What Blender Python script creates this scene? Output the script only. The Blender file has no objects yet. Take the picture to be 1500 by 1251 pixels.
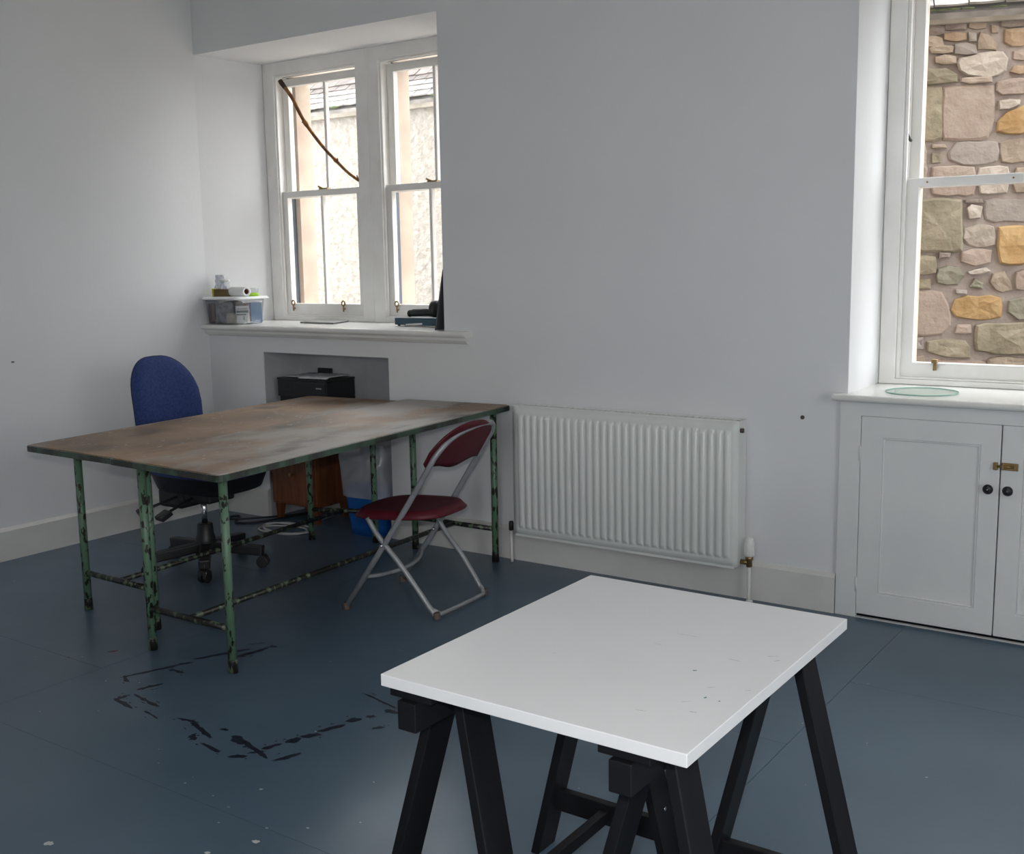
import bpy, math, random
from mathutils import Vector, Matrix
from mathutils import noise as mnoise
random.seed(7)
C = bpy.context.scene.collection
PI = math.pi

# ------------------------------------------------------------------ camera, sky, lights, exposure
cam_d = bpy.data.cameras.new('camera'); cam = bpy.data.objects.new('camera', cam_d); C.objects.link(cam)
YAW, PIT, ROL = 0.6088, -0.1501, -0.0166
f0 = Vector((-math.sin(YAW), math.cos(YAW), 0)); r0 = Vector((math.cos(YAW), math.sin(YAW), 0)); z0 = Vector((0, 0, 1))
fw = f0*math.cos(PIT) + z0*math.sin(PIT); up = z0*math.cos(PIT) - f0*math.sin(PIT)
rt = r0*math.cos(ROL) + up*math.sin(ROL); up = up*math.cos(ROL) - r0*math.sin(ROL)
CAM = Vector((5.235, -4.3695, 1.4646))
cam.matrix_world = Matrix(((rt.x, up.x, -fw.x, CAM.x), (rt.y, up.y, -fw.y, CAM.y), (rt.z, up.z, -fw.z, CAM.z), (0, 0, 0, 1)))
cam_d.sensor_width = 36.0; cam_d.lens = 36.0*1613.6/1500.0; cam_d.clip_start = 0.02
bpy.context.scene.camera = cam

w = bpy.data.worlds.new('overcast_sky'); bpy.context.scene.world = w; w.use_nodes = True
bg = w.node_tree.nodes['Background']; bg.inputs['Color'].default_value = (0.985, 0.985, 1.0, 1); bg.inputs['Strength'].default_value = 9.6

def area(name, loc, target, sx, sy, power, color=(1, 1, 1), portal=False):
    d = bpy.data.lights.new(name, 'AREA'); d.shape = 'RECTANGLE'; d.size = sx; d.size_y = sy; d.energy = power; d.color = color
    o = bpy.data.objects.new(name, d); C.objects.link(o); o.location = loc
    o.rotation_euler = (Vector(target)-Vector(loc)).to_track_quat('-Z', 'Y').to_euler()
    if portal: d.cycles.is_portal = True
    return o
# the camera's own small flash, just above the lens
area('camera_flash', CAM + up*0.105 - rt*0.012 + fw*0.03, CAM + fw*4 + up*0.35, 0.045, 0.03, 23.0, (1.0, 0.985, 0.965))
# portals only guide the sky's light through the window openings; they give off nothing
area('portal_one', (0.89, 0.72, 1.86), (0.89, -1, 1.86), 1.6, 1.5, 1, portal=True)
area('portal_two', (4.42, 0.72, 1.76), (4.42, -1, 1.76), 1.1, 1.7, 1, portal=True)
area('portal_three', (5.6, -7.2, 1.8), (5.6, 0, 1.8), 1.9, 1.7, 1, portal=True)
area('portal_four', (7.7, -3.2, 1.8), (0, -3.2, 1.8), 1.7, 1.7, 1, portal=True)

vs = bpy.context.scene.view_settings
bpy.context.scene.display_settings.display_device = 'sRGB'
vs.view_transform = 'Standard'; vs.look = 'None'; vs.exposure = 0.0; vs.gamma = 1.0; vs.use_curve_mapping = False
cy = bpy.context.scene.cycles
cy.max_bounces = 10; cy.diffuse_bounces = 6; cy.transparent_max_bounces = 16; cy.use_denoising = True; cy.sample_clamp_indirect = 6.0
cy.caustics_reflective = False; cy.caustics_refractive = False

# ------------------------------------------------------------------ materials
def srgb(h):
    v = [int(h[i:i+2], 16)/255 for i in (0, 2, 4)]
    return tuple(c/12.92 if c <= 0.04045 else ((c+0.055)/1.055)**2.4 for c in v)
def mat(name, col, rough=0.5, col2=None, scale=6.0, lo=0.4, hi=0.6, bump=0.0, bscale=60.0, metal=0.0, detail=5.0, spec=0.5, rvar=0.0, stretch=None, obrand=0.0, trans=0.0, dist=0.002):
    m = bpy.data.materials.new(name); m.use_nodes = True
    nt = m.node_tree; N = nt.nodes; L = nt.links; b = N['Principled BSDF']
    b.inputs['Roughness'].default_value = rough; b.inputs['Metallic'].default_value = metal; b.inputs['Specular IOR Level'].default_value = spec
    if trans: b.inputs['Transmission Weight'].default_value = trans
    tc = N.new('ShaderNodeTexCoord'); vec = tc.outputs['Object']
    if stretch:
        mp = N.new('ShaderNodeMapping'); mp.inputs['Scale'].default_value = stretch; L.new(vec, mp.inputs['Vector']); vec = mp.outputs['Vector']
    out = None
    if col2 is not None:
        n = N.new('ShaderNodeTexNoise'); n.inputs['Scale'].default_value = scale; n.inputs['Detail'].default_value = detail; L.new(vec, n.inputs['Vector'])
        r = N.new('ShaderNodeValToRGB'); r.color_ramp.elements[0].position = lo; r.color_ramp.elements[1].position = hi
        r.color_ramp.elements[0].color = (*col, 1); r.color_ramp.elements[1].color = (*col2, 1)
        L.new(n.outputs['Fac'], r.inputs['Fac']); out = r.outputs['Color']
    if obrand:
        oi = N.new('ShaderNodeObjectInfo'); mr = N.new('ShaderNodeMapRange'); mr.inputs['To Min'].default_value = 1-obrand; mr.inputs['To Max'].default_value = 1+obrand
        L.new(oi.outputs['Random'], mr.inputs['Value']); mx = N.new('ShaderNodeMix'); mx.data_type = 'RGBA'; mx.blend_type = 'MULTIPLY'; mx.inputs['Factor'].default_value = 1
        if out is None: mx.inputs['A'].default_value = (*col, 1)
        else: L.new(out, mx.inputs['A'])
        L.new(mr.outputs['Result'], mx.inputs['B']); out = mx.outputs['Result']
    if out is None: b.inputs['Base Color'].default_value = (*col, 1)
    else: L.new(out, b.inputs['Base Color'])
    if bump:
        n2 = N.new('ShaderNodeTexNoise'); n2.inputs['Scale'].default_value = bscale; n2.inputs['Detail'].default_value = 4; L.new(vec, n2.inputs['Vector'])
        bp = N.new('ShaderNodeBump'); bp.inputs['Strength'].default_value = bump; bp.inputs['Distance'].default_value = dist; L.new(n2.outputs['Fac'], bp.inputs['Height']); L.new(bp.outputs['Normal'], b.inputs['Normal'])
    if rvar:
        n3 = N.new('ShaderNodeTexNoise'); n3.inputs['Scale'].default_value = 2.3; n3.inputs['Detail'].default_value = 6; L.new(vec, n3.inputs['Vector'])
        m3 = N.new('ShaderNodeMapRange'); m3.inputs['From Min'].default_value = .3; m3.inputs['From Max'].default_value = .7
        m3.inputs['To Min'].default_value = rough-rvar; m3.inputs['To Max'].default_value = rough+rvar; L.new(n3.outputs['Fac'], m3.inputs['Value']); L.new(m3.outputs['Result'], b.inputs['Roughness'])
    return m
def clear(name, col, gloss=0.07, rough=0.03, body=0.0, bodycol=(1, 1, 1)):
    """clear sheet: see-through tinted, with a weak mirror and an optional milky body"""
    m = bpy.data.materials.new(name); m.use_nodes = True; nt = m.node_tree; N = nt.nodes; L = nt.links
    N.remove(N['Principled BSDF']); o = N['Material Output']
    t = N.new('ShaderNodeBsdfTransparent'); t.inputs['Color'].default_value = (*col, 1)
    g = N.new('ShaderNodeBsdfGlossy'); g.inputs['Roughness'].default_value = rough
    mx = N.new('ShaderNodeMixShader'); mx.inputs['Fac'].default_value = gloss; L.new(t.outputs[0], mx.inputs[1]); L.new(g.outputs[0], mx.inputs[2]); s = mx.outputs[0]
    if body:
        d = N.new('ShaderNodeBsdfDiffuse'); d.inputs['Color'].default_value = (*bodycol, 1)
        m2 = N.new('ShaderNodeMixShader'); m2.inputs['Fac'].default_value = body; L.new(s, m2.inputs[1]); L.new(d.outputs[0], m2.inputs[2]); s = m2.outputs[0]
    L.new(s, o.inputs['Surface']); return m

M = {}
M['wall'] = mat('wall_emulsion', (0.70, 0.705, 0.72), 0.75, (0.72, 0.725, 0.74), scale=1.3, bump=0.25, bscale=55, spec=0.25)
M['ceiling'] = mat('ceiling_emulsion', (0.74, 0.74, 0.73), 0.8)
M['niche'] = mat('grey_niche_lining', (0.40, 0.41, 0.425), 0.85, (0.46, 0.47, 0.48), scale=5, bump=0.4, bscale=30)  # niche surfaces, a greyer tone than the wall
M['gloss'] = mat('white_gloss_paint', (0.71, 0.71, 0.695), 0.32, (0.74, 0.74, 0.73), scale=9, bump=0.05, bscale=25)
M['trim'] = mat('window_white_paint', (0.83, 0.82, 0.80), 0.4, (0.79, 0.775, 0.75), scale=7, bump=0.05)
M['cup'] = mat('cupboard_white_paint', (0.68, 0.69, 0.69), 0.42, (0.71, 0.715, 0.71), scale=5, bump=0.1, bscale=40)
M['board'] = mat('sill_white_gloss', (0.74, 0.735, 0.71), 0.22, (0.70, 0.695, 0.67), scale=6, bump=0.05)
M['skirt'] = mat('skirting_paint', (0.68, 0.67, 0.645), 0.45, (0.63, 0.62, 0.60), scale=4, bump=0.1)
M['floor'] = mat('blue_floor_paint', (0.074, 0.118, 0.166), 0.33, (0.088, 0.136, 0.188), scale=2.2, lo=.3, hi=.7, bump=0.10, bscale=60, rvar=0.05, detail=8)
M['under'] = mat('dark_subfloor', (0.02, 0.025, 0.03), 0.8)
M['mark'] = mat('dark_blue_paint_mark', (0.012, 0.016, 0.032), 0.4)
M['speck'] = mat('white_paint_speck', (0.55, 0.56, 0.55), 0.6)
M['redspeck'] = mat('red_paint_speck', (0.16, 0.03, 0.05), 0.6)
M['glass'] = clear('window_glass', (0.97, 0.985, 0.98), 0.06)
M['brass'] = mat('tarnished_brass', (0.30, 0.20, 0.09), 0.42, metal=0.8)
M['iron'] = mat('dark_iron', (0.03, 0.028, 0.026), 0.5, metal=0.3)
M['chrome'] = mat('chrome', (0.75, 0.75, 0.77), 0.15, metal=1)
M['black'] = mat('black_plastic', (0.012, 0.012, 0.014), 0.45)
M['blackwood'] = mat('black_painted_wood', (0.006, 0.006, 0.0075), 0.5, (0.009, 0.009, 0.011), spec=0.22, scale=8, bump=0.1, bscale=80, stretch=(1, 1, .15))
M['melamine'] = mat('white_melamine', (0.775, 0.785, 0.80), 0.33, (0.745, 0.755, 0.77), scale=4, lo=.55, hi=.75)
M['smudge'] = mat('grey_smudge', (0.50, 0.51, 0.51), 0.5)
M['teal'] = mat('teal_paint_spot', (0.02, 0.16, 0.22), 0.5)
M['rad'] = mat('radiator_enamel', (0.70, 0.72, 0.70), 0.3, (0.72, 0.735, 0.715), scale=4)
M['whiteplastic'] = mat('white_plastic', (0.75, 0.75, 0.73), 0.35)
M['bluecloth'] = mat('blue_upholstery', (0.025, 0.042, 0.135), 0.9, (0.034, 0.056, 0.165), scale=90, bump=0.5, bscale=400, spec=0.2)
M['redplastic'] = mat('dark_red_plastic', (0.080, 0.006, 0.013), 0.5, (0.095, 0.008, 0.017), spec=0.3, scale=25, bump=0.1, bscale=200)
M['greymetal'] = mat('grey_painted_tube', (0.30, 0.31, 0.325), 0.4, (0.22, 0.225, 0.235), scale=18, lo=.5, hi=.75, metal=0.25)
M['rubber'] = mat('brown_rubber', (0.10, 0.075, 0.06), 0.8)
M['brownwood'] = mat('varnished_brown_wood', (0.13, 0.042, 0.016), 0.38, (0.19, 0.066, 0.026), scale=7, stretch=(6, 6, .7), bump=0.05)
M['binblue'] = mat('blue_plastic', (0.008, 0.10, 0.38), 0.4)
M['bag'] = clear('clear_polythene', (0.86, 0.88, 0.91), 0.10, 0.25, 0.40, (0.62, 0.64, 0.68))
M['tub'] = clear('clear_tub_plastic', (0.90, 0.91, 0.92), 0.07, 0.15, 0.045, (0.75, 0.75, 0.76))
M['lid'] = mat('white_tub_lid', (0.80, 0.81, 0.82), 0.35)
M['paper'] = mat('white_paper', (0.72, 0.72, 0.72), 0.7)
M['greypaper'] = mat('grey_paper', (0.5, 0.51, 0.53), 0.6, (0.62, 0.63, 0.65), scale=14)
M['stick'] = mat('willow_bark', (0.16, 0.062, 0.016), 0.6, (0.33, 0.15, 0.035), scale=16, lo=.42, hi=.62, bump=0.3, bscale=70)
M['stickend'] = mat('dark_bark', (0.05, 0.022, 0.012), 0.7)
M['glassdisc'] = clear('pale_green_glass', (0.955, 0.98, 0.965), 0.10, 0.02)
M['glassedge'] = mat('glass_edge', (0.25, 0.45, 0.38), 0.15)
M['bluecase'] = mat('teal_case', (0.012, 0.058, 0.095), 0.4)
M['darkboard'] = mat('dark_grey_board', (0.062, 0.066, 0.075), 0.6)
M['slatesheet'] = mat('grey_sheet', (0.16, 0.16, 0.16), 0.3, (0.20, 0.20, 0.195), scale=10)
M['limegreen'] = mat('lime_plastic', (0.36, 0.62, 0.03), 0.4)
M['brownbox'] = mat('brown_card', (0.10, 0.062, 0.022), 0.7, (0.14, 0.09, 0.03), scale=20)
M['yellow'] = mat('mustard_card', (0.40, 0.36, 0.04), 0.6)
M['darkred'] = mat('dark_maroon', (0.075, 0.02, 0.018), 0.5)
M['mauve'] = mat('mauve_grey', (0.09, 0.07, 0.072), 0.6, (0.17, 0.13, 0.135), scale=30)
M['bluegrey'] = mat('blue_grey_cloth', (0.09, 0.10, 0.125), 0.8, (0.24, 0.25, 0.28), scale=28)
M['cream'] = mat('cream_cloth', (0.45, 0.42, 0.36), 0.8, (0.30, 0.28, 0.25), scale=30)
M['rose'] = mat('rose_cloth', (0.42, 0.12, 0.15), 0.7, (0.5, 0.35, 0.36), scale=30)
M['bluefold'] = mat('blue_folder', (0.05, 0.16, 0.33), 0.5)
M['labelgrey'] = mat('label_ink', (0.10, 0.13, 0.14), 0.6)
M['cablewhite'] = mat('white_cable', (0.50, 0.50, 0.50), 0.45)
M['cableblack'] = mat('black_cable', (0.01, 0.011, 0.016), 0.5)

def chipped(name, paint, under, lo, hi, sc=26):
    m = mat(name, paint, 0.42, under, scale=sc, lo=lo, hi=hi, detail=9, bump=0.4, bscale=60, stretch=(1, 1, .45))
    return m
M['green'] = chipped('chipped_green_paint', (0.105, 0.19, 0.12), (0.014, 0.011, 0.009), .55, .565, 60)
M['greenbar'] = chipped('worn_green_bar', (0.10, 0.14, 0.08), (0.012, 0.010, 0.009), .43, .46, 40)
M['greenrim'] = chipped('worn_green_rim', (0.045, 0.085, 0.058), (0.022, 0.024, 0.020), .45, .58, 16)

def table_mat(name, glo, ghi, ka, gcol):
    m = bpy.data.materials.new(name); m.use_nodes = True; N = m.node_tree.nodes; L = m.node_tree.links; b = N['Principled BSDF']
    tc = N.new('ShaderNodeTexCoord'); oi = N.new('ShaderNodeObjectInfo'); ad = N.new('ShaderNodeVectorMath')
    L.new(tc.outputs['Object'], ad.inputs[0]); L.new(oi.outputs['Random'], ad.inputs[1])
    def noi(sc, st, det=6):
        mp = N.new('ShaderNodeMapping'); mp.inputs['Scale'].default_value = st; L.new(ad.outputs[0], mp.inputs['Vector'])
        n = N.new('ShaderNodeTexNoise'); n.inputs['Scale'].default_value = sc; n.inputs['Detail'].default_value = det; L.new(mp.outputs[0], n.inputs['Vector']); return n.outputs['Fac']
    def ramp(fac, a, c, p, q):
        r = N.new('ShaderNodeValToRGB'); r.color_ramp.elements[0].position = p; r.color_ramp.elements[1].position = q
        r.color_ramp.elements[0].color = a; r.color_ramp.elements[1].color = c; L.new(fac, r.inputs['Fac']); return r.outputs['Color']
    def mix(fac, a, c):
        x = N.new('ShaderNodeMix'); x.data_type = 'RGBA'; L.new(fac, x.inputs['Factor']); L.new(a, x.inputs['A'])
        if isinstance(c, tuple): x.inputs['B'].default_value = c
        else: L.new(c, x.inputs['B'])
        return x.outputs['Result']
    base = ramp(noi(3.0, (1, 1, 1)), (0.15, 0.098, 0.064, 1), (0.36, 0.22, 0.125, 1), .35, .65)
    grey = ramp(noi(1.9, (1.4, .8, 1)), (0, 0, 0, 1), (ka, ka, ka, 1), glo, ghi)
    c = mix(grey, base, gcol)
    dark = ramp(noi(5.5, (1, .5, 1), 8), (0, 0, 0, 1), (.75, .75, .75, 1), .58, .70)
    c = mix(dark, c, (0.07, 0.052, 0.044, 1))
    sp = ramp(noi(30, (1.6, .8, 1), 3), (0, 0, 0, 1), (1, 1, 1, 1), .68, .71)
    c = mix(sp, c, (0.42, 0.42, 0.42, 1))
    L.new(c, b.inputs['Base Color']); b.inputs['Roughness'].default_value = 0.5
    n = N.new('ShaderNodeTexNoise'); n.inputs['Scale'].default_value = 40; bp = N.new('ShaderNodeBump'); bp.inputs['Strength'].default_value = .25; bp.inputs['Distance'].default_value = .002
    L.new(tc.outputs['Object'], n.inputs['Vector']); L.new(n.outputs['Fac'], bp.inputs['Height']); L.new(bp.outputs['Normal'], b.inputs['Normal'])
    return m
M['tabletop_grey'] = table_mat('worn_greyish_tabletop', .47, .58, .85, (0.40, 0.375, 0.35, 1)); M['tabletop_brown'] = table_mat('worn_brown_tabletop', .52, .62, .75, (0.37, 0.345, 0.325, 1))
SC = dict(tan=((.33, .265, .20), (.42, .34, .26)), pink=((.41, .32, .27), (.47, .385, .32)), pale=((.43, .37, .31), (.56, .50, .44)), brown=((.22, .175, .15), (.29, .235, .20)),
          ochre=((.36, .245, .15), (.44, .33, .22)), gold=((.42, .25, .09), (.52, .35, .16)), olive=((.26, .23, .155), (.38, .33, .24)), green=((.23, .225, .155), (.33, .31, .24)), grey=((.33, .29, .26), (.40, .355, .32)))
for k, (a, c) in SC.items():
    a = tuple(q*.50 for q in a); c = tuple(q*.50 for q in c)
    M['stone_'+k] = mat(k+'_sandstone', a, 0.9, c, scale=9, lo=.38, hi=.62, bump=0.7, bscale=32, detail=9, obrand=.10, dist=.012)
M['mortar'] = mat('lime_mortar', (.185, .155, .142), 0.95, (.22, .19, .172), scale=12, bump=0.8, bscale=30, dist=.01)
M['rybat'] = mat('dressed_sandstone', (.42, .32, .255), 0.9, (.48, .385, .31), scale=5, bump=0.3, bscale=50)
M['harl'] = mat('harled_render', (.165, .152, .135), 0.95, (.215, .20, .18), scale=14, bump=1.0, bscale=17, dist=.035)
M['slate'] = mat('pale_roof_slate', (.13, .125, .12), 0.75, (.21, .20, .195), scale=7, bump=0.3, bscale=30, obrand=.16)
M['slatebrown'] = mat('brown_roof_slate', (.06, .048, .043), 0.75, (.10, .08, .074), scale=7, bump=0.3, bscale=30, obrand=.16)
M['moss'] = mat('green_moss', (.035, .055, .014), 0.95, (.07, .09, .03), scale=30)
M['eave'] = mat('weathered_wallhead', (.15, .135, .11), 0.9, (.20, .18, .155), scale=10, bump=0.6, bscale=25, dist=.01)
M['ground'] = mat('pale_bounce_yard', (.56, .52, .46), 0.9, (.64, .60, .54), scale=3)  # unseen yard, made pale to throw daylight up into the recess
M['darkyard'] = mat('darkened_yard', (.09, .085, .075), 0.9, (.13, .12, .105), scale=6)  # unseen yard, made dark to keep bounce light off the right reveal
M['darkpaint'] = mat('slate_blue_frame_paint', (.055, .075, .10), 0.5)

# ------------------------------------------------------------------ mesh helpers
class MB:
    def __init__(s): s.v = []; s.f = []; s.sm = []
    def add(s, vs, fs, smooth=False):
        o = len(s.v); s.v += [tuple(p) for p in vs]; s.f += [tuple(i+o for i in f) for f in fs]; s.sm += [smooth]*len(fs); return s
    def box(s, x0, x1, y0, y1, z0, z1):
        return s.add([(x0, y0, z0), (x1, y0, z0), (x1, y1, z0), (x0, y1, z0), (x0, y0, z1), (x1, y0, z1), (x1, y1, z1), (x0, y1, z1)],
                     [(3, 2, 1, 0), (4, 5, 6, 7), (0, 1, 5, 4), (1, 2, 6, 5), (2, 3, 7, 6), (3, 0, 4, 7)])
    def prism(s, poly, z0, z1, axis='z'):
        n = len(poly)
        if axis == 'z': vs = [(x, y, z0) for x, y in poly] + [(x, y, z1) for x, y in poly]
        elif axis == 'y': vs = [(x, z0, y) for x, y in poly] + [(x, z1, y) for x, y in poly]
        else: vs = [(z0, x, y) for x, y in poly] + [(z1, x, y) for x, y in poly]
        return s.add(vs, [tuple(range(n-1, -1, -1)), tuple(range(n, 2*n))] + [(i, (i+1) % n, n+(i+1) % n, n+i) for i in range(n)])
    def bar(s, p, q, wd, ht, side=None):
        """rectangular bar p->q; wd along 'side' direction, ht across"""
        p = Vector(p); q = Vector(q); d = (q-p).normalized(); a = Vector(side if side else (0, 0, 1)); a = (a - d*a.dot(d)).normalized(); b = d.cross(a)
        vs = []
        for c in (p, q):
            for i, j in ((-1, -1), (1, -1), (1, 1), (-1, 1)): vs.append(c + a*(wd/2*i) + b*(ht/2*j))
        return s.add(vs, [(3, 2, 1, 0), (4, 5, 6, 7), (0, 1, 5, 4), (1, 2, 6, 5), (2, 3, 7, 6), (3, 0, 4, 7)])
    def tube(s, pts, r, n=10, caps=True, closed=False):
        pts = [Vector(p) for p in pts]; k = len(pts); rr = r if isinstance(r, (list, tuple)) else [r]*k
        ref = None; vs = []; fs = []
        for i, p in enumerate(pts):
            if closed: t = (pts[(i+1) % k]-pts[i-1]).normalized()
            else: t = (pts[min(i+1, k-1)]-pts[max(i-1, 0)]).normalized()
            if ref is None: ref = Vector((0, 0, 1)) if abs(t.z) < .9 else Vector((1, 0, 0))
            a = (ref - t*ref.dot(t)).normalized(); b = t.cross(a); ref = a
            for j in range(n): vs.append(p + (a*math.cos(2*PI*j/n) + b*math.sin(2*PI*j/n))*rr[i])
        for i in range(k if closed else k-1):
            for j in range(n):
                i2 = (i+1) % k; fs.append((i*n+j, i*n+(j+1) % n, i2*n+(j+1) % n, i2*n+j))
        s.add(vs, fs, True)
        if caps and not closed:
            o = len(s.v)-len(vs); s.f += [tuple(o+j for j in range(n-1, -1, -1)), tuple(o+(k-1)*n+j for j in range(n))]; s.sm += [False, False]
        return s
    def lathe(s, prof, c=(0, 0, 0), n=20, axis='z', caps=True, sx=1.0, sy=1.0):
        vs = []; fs = []; k = len(prof)
        for r, h in prof:
            for j in range(n):
                u, v = r*math.cos(2*PI*j/n)*sx, r*math.sin(2*PI*j/n)*sy
                p = {'z': (u, v, h), 'y': (u, h, -v), 'x': (h, u, v)}[axis]; vs.append((c[0]+p[0], c[1]+p[1], c[2]+p[2]))
        for i in range(k-1):
            for j in range(n): fs.append((i*n+j, i*n+(j+1) % n, (i+1)*n+(j+1) % n, (i+1)*n+j))
        s.add(vs, fs, True)
        if caps:
            o = len(s.v)-len(vs); s.f += [tuple(o+j for j in range(n-1, -1, -1)), tuple(o+(k-1)*n+j for j in range(n))]; s.sm += [False, False]
        return s
    def grid(s, fn, nu, nv, closed_u=False, smooth=True):
        vs = [fn(i/(nu if closed_u else nu-1), j/(nv-1)) for j in range(nv) for i in range(nu)]; fs = []
        for j in range(nv-1):
            for i in range(nu if closed_u else nu-1): fs.append((j*nu+i, j*nu+(i+1) % nu, (j+1)*nu+(i+1) % nu, (j+1)*nu+i))
        return s.add(vs, fs, smooth)
    def mesh(s, name, m):
        me = bpy.data.meshes.new(name); me.from_pydata(s.v, [], s.f); me.polygons.foreach_set('use_smooth', s.sm); me.update()
        if m: me.materials.append(m)
        return me
    def build(s, name, m, parent=None, loc=None, bevel=0.0, solid=0.0, sub=0, rot=None):
        o = bpy.data.objects.new(name, s.mesh(name, m)); C.objects.link(o)
        if parent: o.parent = parent
        if loc: o.location = loc
        if rot: o.rotation_euler = rot
        if solid: md = o.modifiers.new('Solidify', 'SOLIDIFY'); md.thickness = solid; md.offset = 0
        if sub: md = o.modifiers.new('Subdivision', 'SUBSURF'); md.levels = sub; md.render_levels = sub
        if bevel: md = o.modifiers.new('Bevel', 'BEVEL'); md.width = bevel; md.segments = 2; md.limit_method = 'ANGLE'
        return o
def spline(pts, per=6):
    """Catmull-Rom through pts"""
    P = [Vector(p) for p in pts]; P = [2*P[0]-P[1]] + P + [2*P[-1]-P[-2]]; out = []
    for i in range(1, len(P)-2):
        a, b, c, d = P[i-1:i+3]
        for k in range(per):
            t = k/per; out.append(0.5*((2*b)+(c-a)*t+(2*a-5*b+4*c-d)*t*t+(3*b-a-3*c+d)*t**3))
    out.append(P[-2]); return out
def thing(name, label, cat, loc=(0, 0, 0), rz=0.0, group=None):
    o = bpy.data.objects.new(name, None); C.objects.link(o); o.empty_display_size = .05
    o.location = loc; o.rotation_euler = (0, 0, rz); return tag(o, label, cat, group)
def tag(o, label, cat, group=None):
    o['label'] = label; o['category'] = cat
    if group: o['group'] = group
    return o
def struct(o, label, cat):
    o['kind'] = 'structure'; o['label'] = label; o['category'] = cat; return o
def part_label(o, label): o['label'] = label; return o

# ------------------------------------------------------------------ the room shell
H = 3.30; RX = 7.5; RY = -7.0
b = MB()
NX0, NX1, NZ = .458, 1.405, .970
b.box(0, NX0, 0, .56, 0, 1.09); b.box(NX0, NX1, 0, .56, NZ, 1.09); b.box(NX0, NX1, .29, .56, 0, NZ); b.box(NX1, 1.784, 0, .56, 0, 1.09)
b.box(0, 1.784, 0, .47, 2.66, H); b.box(0, 1.784, .47, .56, 2.66, H)
b.box(1.784, 3.834, 0, .56, 0, H); b.box(3.834, 5.006, 0, .56, 2.66, H); b.box(3.834, 5.006, .43, .56, 0, .90); b.box(5.006, RX, 0, .56, 0, H)
wall_back = struct(b.build('wall_back', M['wall']), 'pale blue-white painted back wall with two deep window recesses', 'wall')
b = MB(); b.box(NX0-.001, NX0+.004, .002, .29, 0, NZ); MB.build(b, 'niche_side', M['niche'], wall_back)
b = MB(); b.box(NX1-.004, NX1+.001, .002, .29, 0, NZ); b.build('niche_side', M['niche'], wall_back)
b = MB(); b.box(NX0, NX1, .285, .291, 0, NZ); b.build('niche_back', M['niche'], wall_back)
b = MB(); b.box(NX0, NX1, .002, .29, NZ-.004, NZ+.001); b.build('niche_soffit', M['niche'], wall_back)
nl = MB().lathe([(.008, 0), (.009, -.004), (.005, -.007)], (3.65, 0, .806), 10, 'y').build('wall_plug', M['rubber'], wall_back)
b = MB(); b.box(-.3, 0, RY-.3, .56, 0, H)
b.prism([(0, 0), (.055, .47), (0, .47)], 1.09, 2.66)
wall_left = struct(b.build('wall_left', M['wall']), 'plain pale white wall left of the blue office chair', 'wall')
b = MB(); b.box(0, .0015, -1.262, -1.246, .995, 1.003); b.build('paint_fleck', M['green'], wall_left)
b = MB(); y0, y1, z0_, z1_ = -4.0, -2.4, 1.0, 2.6
b.box(RX, RX+.3, RY-.3, y0, 0, H); b.box(RX, RX+.3, y1, .56, 0, H); b.box(RX, RX+.3, y0, y1, 0, z0_); b.box(RX, RX+.3, y0, y1, z1_, H)
struct(b.build('wall_right', M['wall']), 'pale painted wall to the right with an opening added for fill daylight', 'wall')
b = MB(); x0, x1 = 4.7, 6.5
b.box(0, x0, RY-.3, RY, 0, H); b.box(x1, RX, RY-.3, RY, 0, H); b.box(x0, x1, RY-.3, RY, 0, z0_); b.box(x0, x1, RY-.3, RY, z1_, H)
struct(b.build('wall_rear', M['wall']), 'pale painted wall behind the photographer with an opening added for fill daylight', 'wall')
b = MB(); b.box(-.3, RX+.3, RY-.3, .7, H, H+.25); struct(b.build('ceiling', M['ceiling']), 'plain white ceiling', 'ceiling')
b = MB(); b.box(-.3, RX+.3, RY-.3, .7, -.2, -.006); floor = struct(b.build('floor', M['under']), 'satin blue painted floor of large hardboard sheets', 'floor')
def panel_floor(x0, x1, ys):
    for ya, yb in zip(ys[:-1], ys[1:]):
        g = .0007
        MB().box(x0+g, x1-g, ya+g, yb-g, -.006, 0).build('floor_panel', M['floor'], floor)
panel_floor(0, 1.752, [RY, -4.48, -3.265, -2.05, -.835, 0.0]); panel_floor(1.752, 4.10, [RY, -4.97, -3.75, -2.53, -1.31, 0.0])
panel_floor(4.10, 6.54, [RY, -5.6, -4.38, -3.16, -1.94, -.72, 0.0]); panel_floor(6.54, RX, [RY, -3.5, 0])
MB().box(NX0, NX1, 0, .29, -.006, 0).build('floor_panel', M['floor'], floor)

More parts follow.
